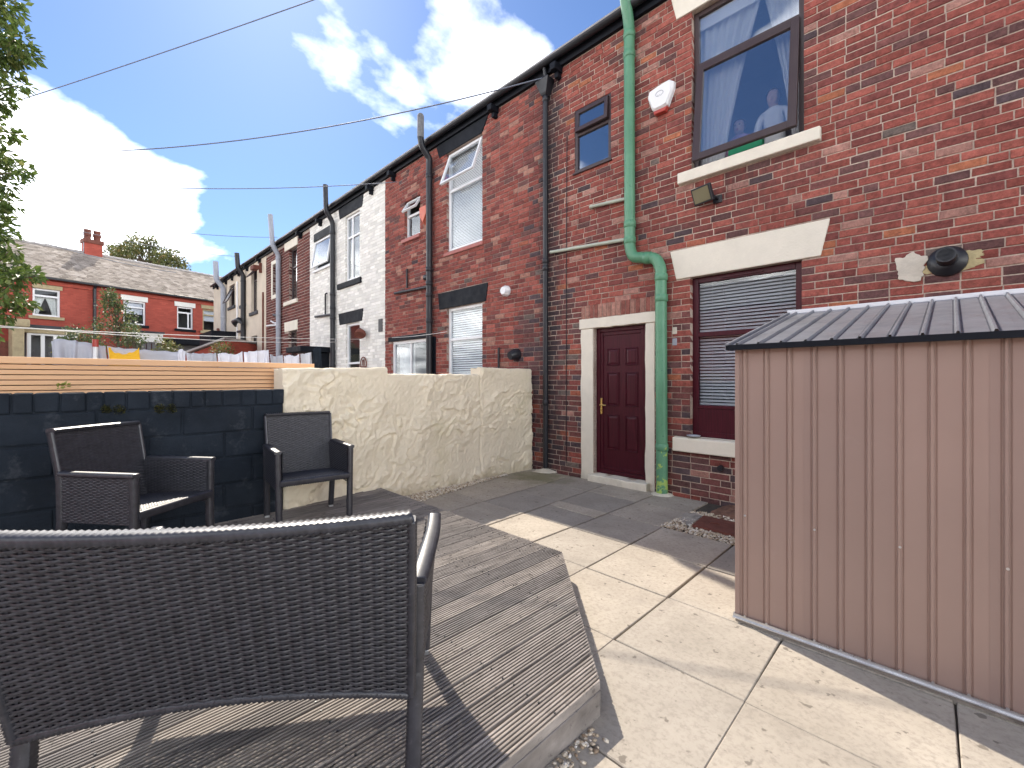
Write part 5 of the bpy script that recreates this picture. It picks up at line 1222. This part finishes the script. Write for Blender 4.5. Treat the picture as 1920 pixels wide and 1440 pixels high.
# ================================================================ red brick row across the end
RP = Vector((-33.6, -1.2, 0)); RE = Vector((-.2425, .9701, 0)); RN = Vector((.9701, .2425, 0)); RROT = math.atan2(RE.y, RE.x)
def rl(u, v, off=0.0):                       # pixel -> local (along facade, height) on a plane `off` metres in front of the facade
    p = on_plane(u, v, RP + RN * off, RN); return ((p - RP).dot(RE), p.z)
def red_brick():
    m, nt, b = base_mat('far_red_brick'); tc_ = nd(nt, 'ShaderNodeTexCoord'); s = nd(nt, 'ShaderNodeSeparateXYZ'); c = nd(nt, 'ShaderNodeCombineXYZ')
    nt.links.new(tc_.outputs['Object'], s.inputs[0]); nt.links.new(s.outputs[0], c.inputs[0]); nt.links.new(s.outputs[2], c.inputs[1])
    br = nd(nt, 'ShaderNodeTexBrick'); nt.links.new(c.outputs[0], br.inputs['Vector']); br.inputs['Scale'].default_value = 1.0
    br.inputs['Brick Width'].default_value = .23; br.inputs['Row Height'].default_value = .08; br.inputs['Mortar Size'].default_value = .007
    br.inputs['Color1'].default_value = (.32, .054, .036, 1); br.inputs['Color2'].default_value = (.41, .078, .05, 1); br.inputs['Mortar'].default_value = (.27, .07, .05, 1)
    k = mixc(nt, 1.0, br.outputs['Color'], ramp(nt, noise_t(nt, .7, 6), [(0.3, (.82,) * 3), (.7, (1.15,) * 3)]), 'MULTIPLY')
    nt.links.new(k, b.inputs['Base Color']); b.inputs['Roughness'].default_value = .85; return m
M['far_brick'] = red_brick()
def slate_att():
    m, nt, b = base_mat('slate_pieces'); at = nd(nt, 'ShaderNodeVertexColor'); at.layer_name = 'Col'
    c = mixc(nt, 1.0, ramp(nt, at.outputs['Color'], [(0, (.18, .150, .126)), (.5, (.28, .24, .205)), (1, (.37, .325, .285))]), ramp(nt, noise_t(nt, 1.2, 6), [(.3, (.8,) * 3), (.7, (1.15,) * 3)]), 'MULTIPLY')
    nt.links.new(c, b.inputs['Base Color']); b.inputs['Roughness'].default_value = .9; b.inputs['Specular IOR Level'].default_value = .12; return m
M['slate_att'] = slate_att()
EZ = 6.78
def far_window(h, u0, u1, v0, v1, mat, tr=.74, mull=None, lint=None, lmat='stone', smat='stone', drape=False):
    (a, z1), (b, _) = rl(u0, v0), rl(u1, v0); z0 = rl(u0, v1)[1]; mb = MB(); frame_boxes(mb, a, b, z0, z1, .06, .14, .09)
    zt_ = z0 + (z1 - z0) * tr; mb.box(a + .09, b - .09, .065, .135, zt_ - .05, zt_ + .05)
    if mull: mb.box(a + (b - a) * mull - .04, a + (b - a) * mull + .04, .066, .134, z0 + .09, zt_ - .05)
    w = lpart('window', mb, mat, h, bev=.01)
    for (c, d) in ((z0 + .09, zt_ - .05), (zt_ + .05, z1 - .09)):
        mb = MB(); mb.box(a + .09, b - .09, .098, .104, c, d); lpart('pane', mb, 'glass', w)
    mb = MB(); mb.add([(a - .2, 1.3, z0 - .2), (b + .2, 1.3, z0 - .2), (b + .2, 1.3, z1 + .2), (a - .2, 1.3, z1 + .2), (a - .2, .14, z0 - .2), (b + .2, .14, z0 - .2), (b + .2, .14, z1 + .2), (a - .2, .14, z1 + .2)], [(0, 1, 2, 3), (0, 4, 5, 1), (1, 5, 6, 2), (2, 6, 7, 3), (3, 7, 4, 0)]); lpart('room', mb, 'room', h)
    if drape:
        P = []; 
        for sd in (0, 1):
            P = []
            for i in range(9):
                t = i / 8; row = []
                for j in range(13):
                    s = j / 12; e = (.5 - .32 * (1 - t) ** .7) * (b - a); x_ = a + .05 + e * s if sd == 0 else b - .05 - e * s
                    row.append((x_, .24 + .03 * math.sin(s * 20), z0 + (zt_ - z0) * t))
                P.append(row)
            mb = MB(); mb.grid(P); lpart('curtain', mb, 'white_paint', w, smooth=True)
    elif drape is not None:
        mb = MB(); mb.box(a + .1, b - .1, .2, .21, zt_ - .4, z1 - .09); lpart('blind', mb, 'sheet_white', w)
    if lint:
        (c, d1), (e, _) = rl(lint[0], lint[2]), rl(lint[1], lint[2]); d0 = rl(lint[0], lint[3])[1]; mb = MB(); mb.box(c, e, -.04, .10, max(d0, z1 + .002), d1); lpart('lintel', mb, lmat, h, bev=.01)
    mb = MB(); mb.box(a - .15, b + .15, -.08, .10, z0 - .16, z0 - .002); lpart('sill', mb, smat, h, bev=.01)
    return (a, b, z0, z1)
def far_house(u0, u1, wins, label):
    s0, s1 = rl(u0, 560)[0], rl(u1, 560)[0]; h = thing('brick_house', RP, label, 'house', 'red brick houses across the end', RROT)
    holes = [far_window(h, **w) for w in wins]
    lpart('wall', wall_sheet(s0, s1, -.1, EZ, holes, 0.0, .08), 'far_brick', h)
    mb = MB(); sl = math.hypot(4.45, 2.55); rr = random.Random(int(s0 * 7) + 90)
    mb2 = MB(); mb2.hexa([(s0, -.28, EZ + .02), (s0, -.28, EZ + .07), (s0, 4.2, EZ + 2.57), (s0, 4.2, EZ + 2.62), (s1, -.28, EZ + .02), (s1, -.28, EZ + .07), (s1, 4.2, EZ + 2.57), (s1, 4.2, EZ + 2.62)])
    mb2.hexa([(s0, 8.7, EZ + .02), (s0, 8.7, EZ + .07), (s0, 4.21, EZ + 2.57), (s0, 4.21, EZ + 2.62), (s1, 8.7, EZ + .02), (s1, 8.7, EZ + .07), (s1, 4.21, EZ + 2.57), (s1, 4.21, EZ + 2.62)])
    rf = lpart('roof', mb2, 'slate', h)
    nr = 22
    for r_ in range(nr):
        t0, t1 = r_ / nr, (r_ + 1.15) / nr; x = s0 - (.14 if r_ % 2 else 0)
        while x < s1:
            x0, x1 = max(x + .006, s0), min(x + .274, s1)
            if x1 - x0 > .03:
                f = lambda t: (-.30 + 4.5 * t, EZ + .075 + 2.556 * t); (ya, za), (yb, zb) = f(t0), f(min(t1, 1)); l_ = .022 + rr.uniform(-.006, .010); cv = min(1, max(0, rr.gauss(.5, .28)))
                mb.add([(x0, ya, za + l_), (x1, ya, za + l_ + rr.uniform(-.006, .006)), (x1, yb, zb + .004), (x0, yb, zb + .004), (x0, ya, za), (x1, ya, za)], [(0, 1, 2, 3), (4, 5, 1, 0)], (cv, cv, cv, 1))
            x += .28
    lpart('slates', mb, 'slate_att', rf, kind='stuff')
    x = s0; mb = MB()
    while x < s1: mb.tube([(x + .01, 4.2, EZ + 2.63), (min(x + .44, s1), 4.2, EZ + 2.63)], .10, 10); mb.tube([(x + .42, 4.2, EZ + 2.63), (x + .46, 4.2, EZ + 2.63)], .125, 10); x += .45
    lpart('ridge_tiles', mb, 'slate', rf, kind='stuff')
    mb = MB(); mb.box(s0, s1, -.36, -.26, EZ - .06, EZ + .06); lpart('gutter', mb, 'black_plastic', h, bev=.02)
    mb = MB(); mb.box(s0, s1, -.07, -.002, EZ - .30, EZ - .10); x = s0
    lpart('brick_band', mb, 'far_brick', h); mb = MB()
    mb.box(s0 + .01, s1 - .01, 8.2, 8.3, -.1, EZ); lpart('rear_wall', mb, 'far_brick', h)
    return h, s0, s1
R1, a0, a1 = far_house(-330, 170, [dict(u0=61, u1=113, v0=539, v1=591, mat='white_upvc', lint=(60, 117, 531, 540), drape=True), dict(u0=-90, u1=-45, v0=517, v1=575, mat='white_upvc', lint=(-92, -42, 506, 517), drape=None)], 'red brick house at the left of the far row with a curtained window')
R2, b0, b1 = far_house(170, 322, [dict(u0=231, u1=273, v0=562, v1=607, mat='white_upvc', lint=(226, 277, 549, 562), lmat='white_paint', smat='black_paint', drape=False)], 'red brick house in the middle of the far row with a chimney')
R3, c0_, c1_ = far_house(322, 520, [dict(u0=332, u1=362, v0=574, v1=616, mat='white_upvc', lint=(327, 366, 564, 574), lmat='white_paint', smat='black_paint', mull=.72, drape=None), dict(u0=380, u1=412, v0=579, v1=620, mat='stone', lint=(377, 415, 570, 578), drape=False)], 'red brick house at the right of the far row, partly behind the terrace')
# chimney and downpipe
cs = rl(157, 560)[0]; ce = rl(189, 560)[0]; pc0 = on_plane(173, 485, RP - RN * 4.2, RN); cl = (pc0 - RP).dot(RE); cwid = .42
mb = MB(); mb.box(cl - cwid, cl + cwid, 3.95, 4.5, EZ + 1.9, EZ + 3.35); ch = lpart('chimney', mb, 'far_brick', R2)
mb = MB(); mb.box(cl - cwid - .07, cl + cwid + .07, 3.88, 4.57, EZ + 3.25, EZ + 3.50); lpart('chimney_cap', mb, 'rust', ch, bev=.02)
for q in (-.23, .23):
    mb = MB(); mb.tube([(cl + q, 4.2, EZ + h_) for h_ in (3.48, 3.72, 3.74, 3.92, 3.94, 4.12)], [.17, .17, .205, .205, .17, .195], 14); lpart('chimney_pot', mb, 'rust', ch)
mb = MB(); mb.tube([(cl - .46, 4.0, EZ + 2.6), (cl - .46, 4.0, EZ + 4.5)], .02, 6); lpart('aerial', mb, 'grey_pipe', ch)
ps = rl(176, 560)[0]; mb = MB(); mb.tube([(ps, -.12, 0), (ps, -.12, EZ - .2), (ps, -.3, EZ)], .075, 10); lpart('downpipe', mb, 'black_plastic', R2)
# stone bay window of the left house
def lbox(mb, u0, u1, v0, v1, y0, y1, off):
    (a, z1), (b, _) = rl(u0, v0, off), rl(u1, v0, off); z0 = rl(u0, v1, off)[1]; mb.box(a, b, y0, y1, z0, z1); return mb
mb = MB(); lbox(mb, 24, 152, 606, 613, -1.35, -.002, 1.3); bay = lpart('bay_window', mb, 'roof_dark', R1, bev=.02)
lpart('fascia', lbox(MB(), 28, 150, 613, 622, -1.25, -.003, 1.2), 'stone', bay, bev=.02)
lpart('pillar', lbox(MB(), 23, 46, 612, 720, -1.9, -1.2, 1.9), 'stone', bay, bev=.03)
lpart('pillar_cap', lbox(MB(), 17, 56, 596, 611, -2.1, -1.1, 2.0), 'stone', bay, bev=.06)
mb = MB()
(bx_a, bz1), (bx_b, _) = rl(50, 623, 1.1), rl(146, 623, 1.1); bz0 = rl(50, 690, 1.1)[1]
for q in (0, .26, .5, .76): mb.box(bx_a + (bx_b - bx_a) * q, bx_a + (bx_b - bx_a) * q + .14, -1.15, -1.05, bz0, bz1)
mb.box(bx_a, bx_b, -1.14, -1.06, bz1 - .12, bz1); lpart('frame', mb, 'white_upvc', bay, bev=.01)
mb = MB(); mb.box(bx_a, bx_b, -1.10, -1.09, bz0, bz1 - .1); lpart('pane', mb, 'glass', bay)
mb = MB(); mb.box(bx_a - .1, bx_b + .1, -.6, -.5, bz0, bz1); lpart('back_panel', mb, 'room', bay)
lpart('porch_door', lbox(MB(), -30, 20, 637, 700, -1.2, -1.1, 1.2), 'rust', R1, bev=.02)
# white bay of the middle house, dark canopy of the right one
mb = MB(); lbox(mb, 252, 308, 619, 623, -1.2, -.002, 1.1); b2 = lpart('bay_window', mb, 'roof_dark', R2, bev=.02)
lpart('fascia', lbox(MB(), 254, 306, 623, 640, -1.1, -.003, 1.1), 'white_paint', b2, bev=.02)
for q in range(5): lpart('pane', lbox(MB(), 255 + q * 10.2, 263 + q * 10.2, 641.5 - 0 * q, 700, -1.0, -.9, 1.0), 'glass' if False else 'room', b2)
lpart('mullions', lbox(MB(), 254, 305, 660, 720, -1.05, -.95, 1.05), 'white_paint', b2)
mb = MB(); lbox(mb, 326, 402, 634, 645, -1.3, -.002, 1.2); lpart('canopy', mb, 'black_paint', R3, bev=.03)
lpart('shopfront', lbox(MB(), 330, 400, 645, 720, -.5, -.003, .5), 'room', R3)
# outbuilding between the yards
ob = thing('outbuilding', at_depth(375, 711, 17) * 1.0, 'small red outbuilding with a grey lean-to roof behind the washing', 'outbuilding'); ob.location.z = -.08
c = at_depth(372, 650, 17); dvec = Vector((Q, Q, 0)); fvec = Vector((-Q, Q, 0))
def ov(r_, f, z): return c + dvec * r_ + fvec * f + Vector((0, 0, z - c.z))
mb = MB(); mb.hexa([ov(-.55, 0, -.08), ov(-.55, 0, 2.40), ov(-.55, 2, -.08), ov(-.55, 2, 2.40), ov(1.1, 0, -.08), ov(1.1, 0, 3.0), ov(1.1, 2, -.08), ov(1.1, 2, 3.0)]); part('wall', mb, 'far_brick', ob)
mb = MB(); mb.hexa([ov(-.75, -.15, 2.37), ov(-.75, -.15, 2.45), ov(-.75, 2.1, 2.37), ov(-.75, 2.1, 2.45), ov(1.1, -.15, 3.04), ov(1.1, -.15, 3.12), ov(1.1, 2.1, 3.04), ov(1.1, 2.1, 3.12)]); part('roof', mb, 'slate', ob, bev=.01)

# ================================================================ trees and shrubs
def limb(mb, a, b, r0, r1, rng, bend=.15, n=6):
    a, b = Vector(a), Vector(b); L = (b - a).length; off = rvec(rng) * L * bend; pts = [a.lerp(b, k / n) + off * math.sin(math.pi * k / n) for k in range(n + 1)]
    mb.tube(pts, [r0 + (r1 - r0) * k / n for k in range(n + 1)], 7); return pts
def leafball(mb, c, rad, n, L, rng, droop=.3, flat=1.0):
    c = Vector(c)
    for _ in range(n):
        d = rvec(rng); rr = rng.random() ** .45; p = c + Vector((d.x * rad, d.y * rad, d.z * rad * flat)) * rr
        out = (d + rvec(rng) * .7 + Vector((0, 0, -droop))); n_ = (Vector((0, 0, 1)) + rvec(rng) * .7)
        leaf(mb, p, out, n_, L * rng.uniform(.6, 1.25), L * rng.uniform(.18, .30), min(1, max(0, rng.gauss(.45, .25))))
# large sycamore just outside the left edge
rt = random.Random(12); TB = at_depth(-190, 711, 5.6); TB.z = -.08
t = thing('sycamore_tree', TB, 'leafy green tree at the left edge, its twigs hanging into view', 'tree')
mbk, mbl = MB(), MB(); trunk = [TB, TB + Vector((.1, 0, 2.0)), TB + Vector((.0, .1, 4.2)), TB + Vector((-.1, 0, 7.2))]
mbk.tube(trunk, [.20, .16, .12, .05], 10)
CL = [(12, 4, 30), (2, 14, 26), (30, 74, 26), (44, 96, 22), (10, 100, 26), (52, 104, 10), (4, 68, 18), (28, 162, 12), (44, 160, 9), (8, 192, 16), (10, 248, 16), (26, 252, 10), (6, 300, 24), (30, 318, 20), (48, 322, 9), (10, 346, 22), (4, 376, 16), (6, 440, 14), (18, 470, 16), (10, 500, 28), (30, 522, 26), (56, 514, 16), (68, 518, 8), (8, 548, 24), (36, 566, 18), (52, 568, 9), (10, 588, 16), (22, 508, 22)]
CL += [(-40 - 60 * rt.random(), v, 60) for v in range(-40, 640, 34)]
for (u, v, rpx) in CL:
    dd = 5.3 + rt.uniform(-.35, .35); c = at_depth(u, v, dd); rad = rpx * dd / FPX
    st = TB + Vector((0, 0, max(1.5, min(7, c.z - .4 + rt.uniform(-.2, .2)))))
    limb(mbk, st, c, .025, .004, rt, .08)
    leafball(mbl, c, rad, int(18 + rad * rad * 2600), .098, rt, .45, .75)
lp1 = part('trunk', mbk, 'bark', t, smooth=True); part('crown', mbl, 'leaf', t, kind='stuff')
# tree behind the far roofs
rt = random.Random(5); FT = at_depth(283, 711, 50); FT.z = -.08
t = thing('broadleaf_tree', FT, 'round thin crowned tree showing above the far red row', 'tree')
mbk, mbl = MB(), MB(); FC = at_depth(282, 487, 50); mbk.tube([FT, FT + Vector((.1, .1, 7)), FC + Vector((0, 0, -2.5)), FC + Vector((.2, .2, 1))], [.45, .38, .28, .08], 8)
for k in range(46):
    d = rvec(rt); d.z = abs(d.z) * .95 - .25; c = FC + Vector((d.x * 3.7, d.y * 3.7, d.z * 3.1)) * rt.uniform(.55, 1.0)
    limb(mbk, FC + Vector((0, 0, -2.0 + 2 * rt.random())), c, .09, .02, rt, .12, 4); leafball(mbl, c, rt.uniform(.6, 1.15), 105, .36, rt, .2, .8)
part('trunk', mbk, 'bark', t); part('crown', mbl, 'leaf_brown', t, kind='stuff')
# young tree in front of the row
rt = random.Random(8); ST = at_depth(222, 711, 20); ST.z = -.08
t = thing('young_tree', ST, 'slender young tree with orange tipped leaves before the far row', 'tree'); mbk, mbl = MB(), MB(); SC = at_depth(222, 600, 20)
mbk.tube([ST, ST + Vector((0, 0, 3)), at_depth(212, 545, 20)], [.08, .06, .015], 7)
for k in range(60):
    tt = rt.random(); v = 548 + tt * 92; wpx = 5 + 40 * min(1, tt * 1.15) ** .9; u = 211 + 12 * tt + rt.uniform(-1, 1) * wpx; c = at_depth(u, v, 20 + rt.uniform(-.8, .8)); limb(mbk, (SC.x, SC.y, max(1, c.z - .5)), c, .02, .006, rt, .1, 3); leafball(mbl, c, rt.uniform(.16, .34), 30, .14, rt, .2)
part('trunk', mbk, 'bark', t); part('crown', mbl, 'leaf_shrub', t, kind='stuff')
def bush(us, v0, v1, d, n, label, mat='leaf_shrub', seed=1, L=.12):
    rt = random.Random(seed); c0 = at_depth((us[0] + us[1]) / 2, 711, d); c0.z = -.08; t = thing('bush', c0, label, 'bush', 'garden bushes'); mbl, mbk = MB(), MB()
    for k in range(n):
        u = rt.uniform(*us); e = 1 - ((u - (us[0] + us[1]) / 2) / ((us[1] - us[0]) / 2 + 4)) ** 2; v = v1 - (v1 - v0) * e * rt.random() ** .6; c = at_depth(u, v, d + rt.uniform(-.5, .5)); leafball(mbl, c, .22, 32, L, rt, .1)
        limb(mbk, c0 + rvec(rt) * .1 + Vector((0, 0, .2)), c, .02, .008, rt, .1, 3)
    part('stems', mbk, 'bark', t); part('foliage', mbl, mat, t, kind='stuff')
bush((104, 190), 616, 660, 17, 46, 'wide dark green bush left of the slender young tree', seed=2, L=.11)
bush((236, 262), 610, 655, 18, 18, 'dark bush tucked right of the slender young tree', seed=3)
bush((284, 334), 640, 672, 15, 26, 'low reddish green bush before the white bay window', 'leaf_brown', 4, .10)
bush((396, 432), 646, 672, 16, 16, 'low dry brown bush at the foot of the cream house', 'leaf_brown', 6, .10)

# ================================================================ overhead wires
wg = 'overhead wires'
wire('overhead_wire', at_depth(-60, 218, 11), at_depth(640, -19, 8), .05, .010, 'wire', 'thick overhead wire rising steeply across the top left sky', 'wire', wg)
wire('overhead_wire', at_depth(-30, 282, 9), on_y(1018, 146, WALL - .14), .42, .010, 'wire', 'overhead wire sagging to the eaves of the near brick house', 'wire', wg)
wire('overhead_wire', at_depth(-30, 330, 10), on_y(745, 341, WALL - .14), .22, .009, 'wire', 'level overhead wire reaching the eaves above the white house', 'wire', wg)
wire('overhead_wire', at_depth(-30, 376, 12), on_y(520, 445, WALL - .14), .25, .009, 'wire', 'overhead wire reaching the eaves of the brown brick house', 'wire', wg)
wire('overhead_wire', at_depth(-30, 386, 12), on_y(447, 481, WALL - .14), .25, .009, 'wire', 'overhead wire reaching the eaves of the cream houses', 'wire', wg)
wire('overhead_wire', at_depth(-30, 420, 16), at_depth(330, 511, 22), .2, .014, 'wire', 'thin low overhead wire passing in front of the chimney', 'wire', wg)

# ================================================================ people behind the upstairs window
def person_mat(name, top, split, face_c, hs):
    m, nt, b = base_mat(name); tc_ = nd(nt, 'ShaderNodeTexCoord'); s = nd(nt, 'ShaderNodeSeparateXYZ'); nt.links.new(tc_.outputs['Object'], s.inputs[0])
    f = ramp(nt, fmath(nt, 'SUBTRACT', s.outputs[2], split - .5), [(0.49, (0, 0, 0)), (0.51, (1, 1, 1))]); c = mixc(nt, f, top, (.56, .36, .28))
    def spot(p, r_, col, c):
        d = nd(nt, 'ShaderNodeVectorMath', operation='DISTANCE'); nt.links.new(tc_.outputs['Object'], d.inputs[0]); d.inputs[1].default_value = p
        return mixc(nt, fmath(nt, 'LESS_THAN', d.outputs['Value'], r_), c, col)
    for sx in (-1, 1): c = spot((face_c[0] + sx * .033 * hs, face_c[1] - .088 * hs, face_c[2] + .012 * hs), .016 * hs, (.03, .02, .02), c)
    c = spot((face_c[0], face_c[1] - .09 * hs, face_c[2] - .058 * hs), .02 * hs, (.38, .12, .11), c)
    nt.links.new(c, b.inputs['Base Color']); b.inputs['Roughness'].default_value = .6; return m
def person(x, y, floor, height, top_col, label, lean=0.0, arms='sill', seed=1):
    k = height / 1.7; hs = 1.0 if height > 1.45 else .92; t = thing('person', (x, y, floor), label, 'person', 'people behind the upstairs window')
    V = []; E_ = []; RD = []
    def add(p, r_, par=None):
        V.append(p); RD.append(r_); 
        if par is not None: E_.append((par, len(V) - 1))
        return len(V) - 1
    L = -lean
    pel = add((0, 0, .92 * k), (.15 * k, .115 * k)); wst = add((0, L * .3, 1.08 * k), (.13 * k, .10 * k), pel); che = add((0, L * .7, 1.26 * k), (.155 * k, .115 * k), wst); sho = add((0, L, 1.40 * k), (.10 * k, .075 * k), che)
    nk = add((0, L - .01, 1.47 * k), (.048 * k, .05 * k), sho); hz = 1.56 * k
    h1 = add((0, L - .022, hz - .055 * hs), (.062 * hs, .07 * hs), nk); h2 = add((0, L - .022, hz), (.076 * hs, .09 * hs), h1); h3 = add((0, L - .012, hz + .07 * hs), (.074 * hs, .088 * hs), h2); add((0, L - .01, hz + .115 * hs), (.045 * hs, .055 * hs), h3)
    add((0, L - .118 * hs, hz - .012 * hs), (.012 * hs, .014 * hs), h2)
    for s in (-1, 1):
        a = add((s * .165 * k, L, 1.37 * k), (.055 * k, .055 * k), sho); e = add((s * .215 * k, L - .07 * k, 1.10 * k), (.042 * k, .042 * k), a); w = add((s * .16 * k, L - .24 * k, 1.00 * k), (.028 * k, .028 * k), e)
        hd_ = add((s * .145 * k, L - .30 * k, 1.0 * k), (.034 * k, .016 * k), w)
        for q in range(4): f1 = add((s * (.12 + .018 * q) * k, L - (.345 + .006 * (q in (1, 2))) * k, .998 * k), (.009 * k, .009 * k), hd_); add((s * (.12 + .018 * q) * k, L - (.375 + .008 * (q in (1, 2))) * k, .985 * k), (.0075 * k, .0075 * k), f1)
        th = add((s * .105 * k, L - .30 * k, 1.002 * k), (.010 * k, .010 * k), hd_); add((s * .095 * k, L - .33 * k, .998 * k), (.008 * k, .008 * k), th)
        hp = add((s * .09 * k, 0, .86 * k), (.085 * k, .09 * k), pel); kn = add((s * .095 * k, -.01, .49 * k), (.06 * k, .06 * k), hp); an = add((s * .095 * k, .02, .09 * k), (.04 * k, .045 * k), kn); add((s * .10 * k, -.13 * k, .035 * k), (.035 * k, .028 * k), an)
    me = bpy.data.meshes.new('body'); me.from_pydata(V, E_, []); o = bpy.data.objects.new('body', me); COL.objects.link(o); o.parent = t
    bm = bmesh.new(); bm.from_mesh(me); lay = bm.verts.layers.skin.verify()
    for v_, r_ in zip(bm.verts, RD): v_[lay].radius = r_; v_[lay].use_root = False
    bm.verts.ensure_lookup_table(); bm.verts[0][lay].use_root = True; bm.to_mesh(me); bm.free()
    me.materials.append(person_mat('person_clothes_and_skin', top_col, 1.45 * k, (0, L - .022, hz + .01), hs))
    m = o.modifiers.new('skin', 'SKIN'); m.use_smooth_shade = True; m = o.modifiers.new('sub', 'SUBSURF'); m.levels = 2; m.render_levels = 2
    mb = MB(); P = []
    for i in range(11):
        ph = R(90 - i * 13.5); row = []
        for j in range(21):
            th_ = 2 * math.pi * j / 20; front = max(0, -math.sin(th_)); ph2 = max(ph, R(28) * front ** .5 if front > .15 else -9)
            row.append((.085 * hs * math.cos(ph2) * math.cos(th_), L - .005 + .098 * hs * math.cos(ph2) * math.sin(th_), hz + .045 * hs + .092 * hs * math.sin(ph2)))
        P.append(row)
    mb.grid(P, True); lpart('hair', mb, 'hair', t, smooth=True)
    return t
pc_ = on_y(1386, 240, WALL + .50); person(pc_.x, WALL + .52, pc_.z - 1.56 * (1.22 / 1.7) - .01, 1.22, (.42, .25, .38), 'child looking out low behind the open upstairs window')
pa_ = on_y(1452, 188, WALL + .58); person(pa_.x, WALL + .62, pa_.z - 1.56 * (1.5 / 1.7) - .01, 1.50, (.80, .80, .82), 'person in a white top at the right behind the upstairs window', lean=.06)

# ================================================================ behind the camera: what the panes reflect
HO = thing('brick_house', (-9, -19, -.08), 'long red brick row behind the viewer, showing only as a reflection in panes', 'house')
mb = MB(); mb.box(-32, 14, -24, -19, -.08, 6.2); part('wall', mb, 'far_brick', HO)
mb = MB(); mb.hexa([(-32.3, -18.7, 6.15), (-32.3, -18.7, 6.25), (-32.3, -21.6, 8.2), (-32.3, -21.6, 8.3), (14.3, -18.7, 6.15), (14.3, -18.7, 6.25), (14.3, -21.6, 8.2), (14.3, -21.6, 8.3)]); part('roof', mb, 'slate', HO)
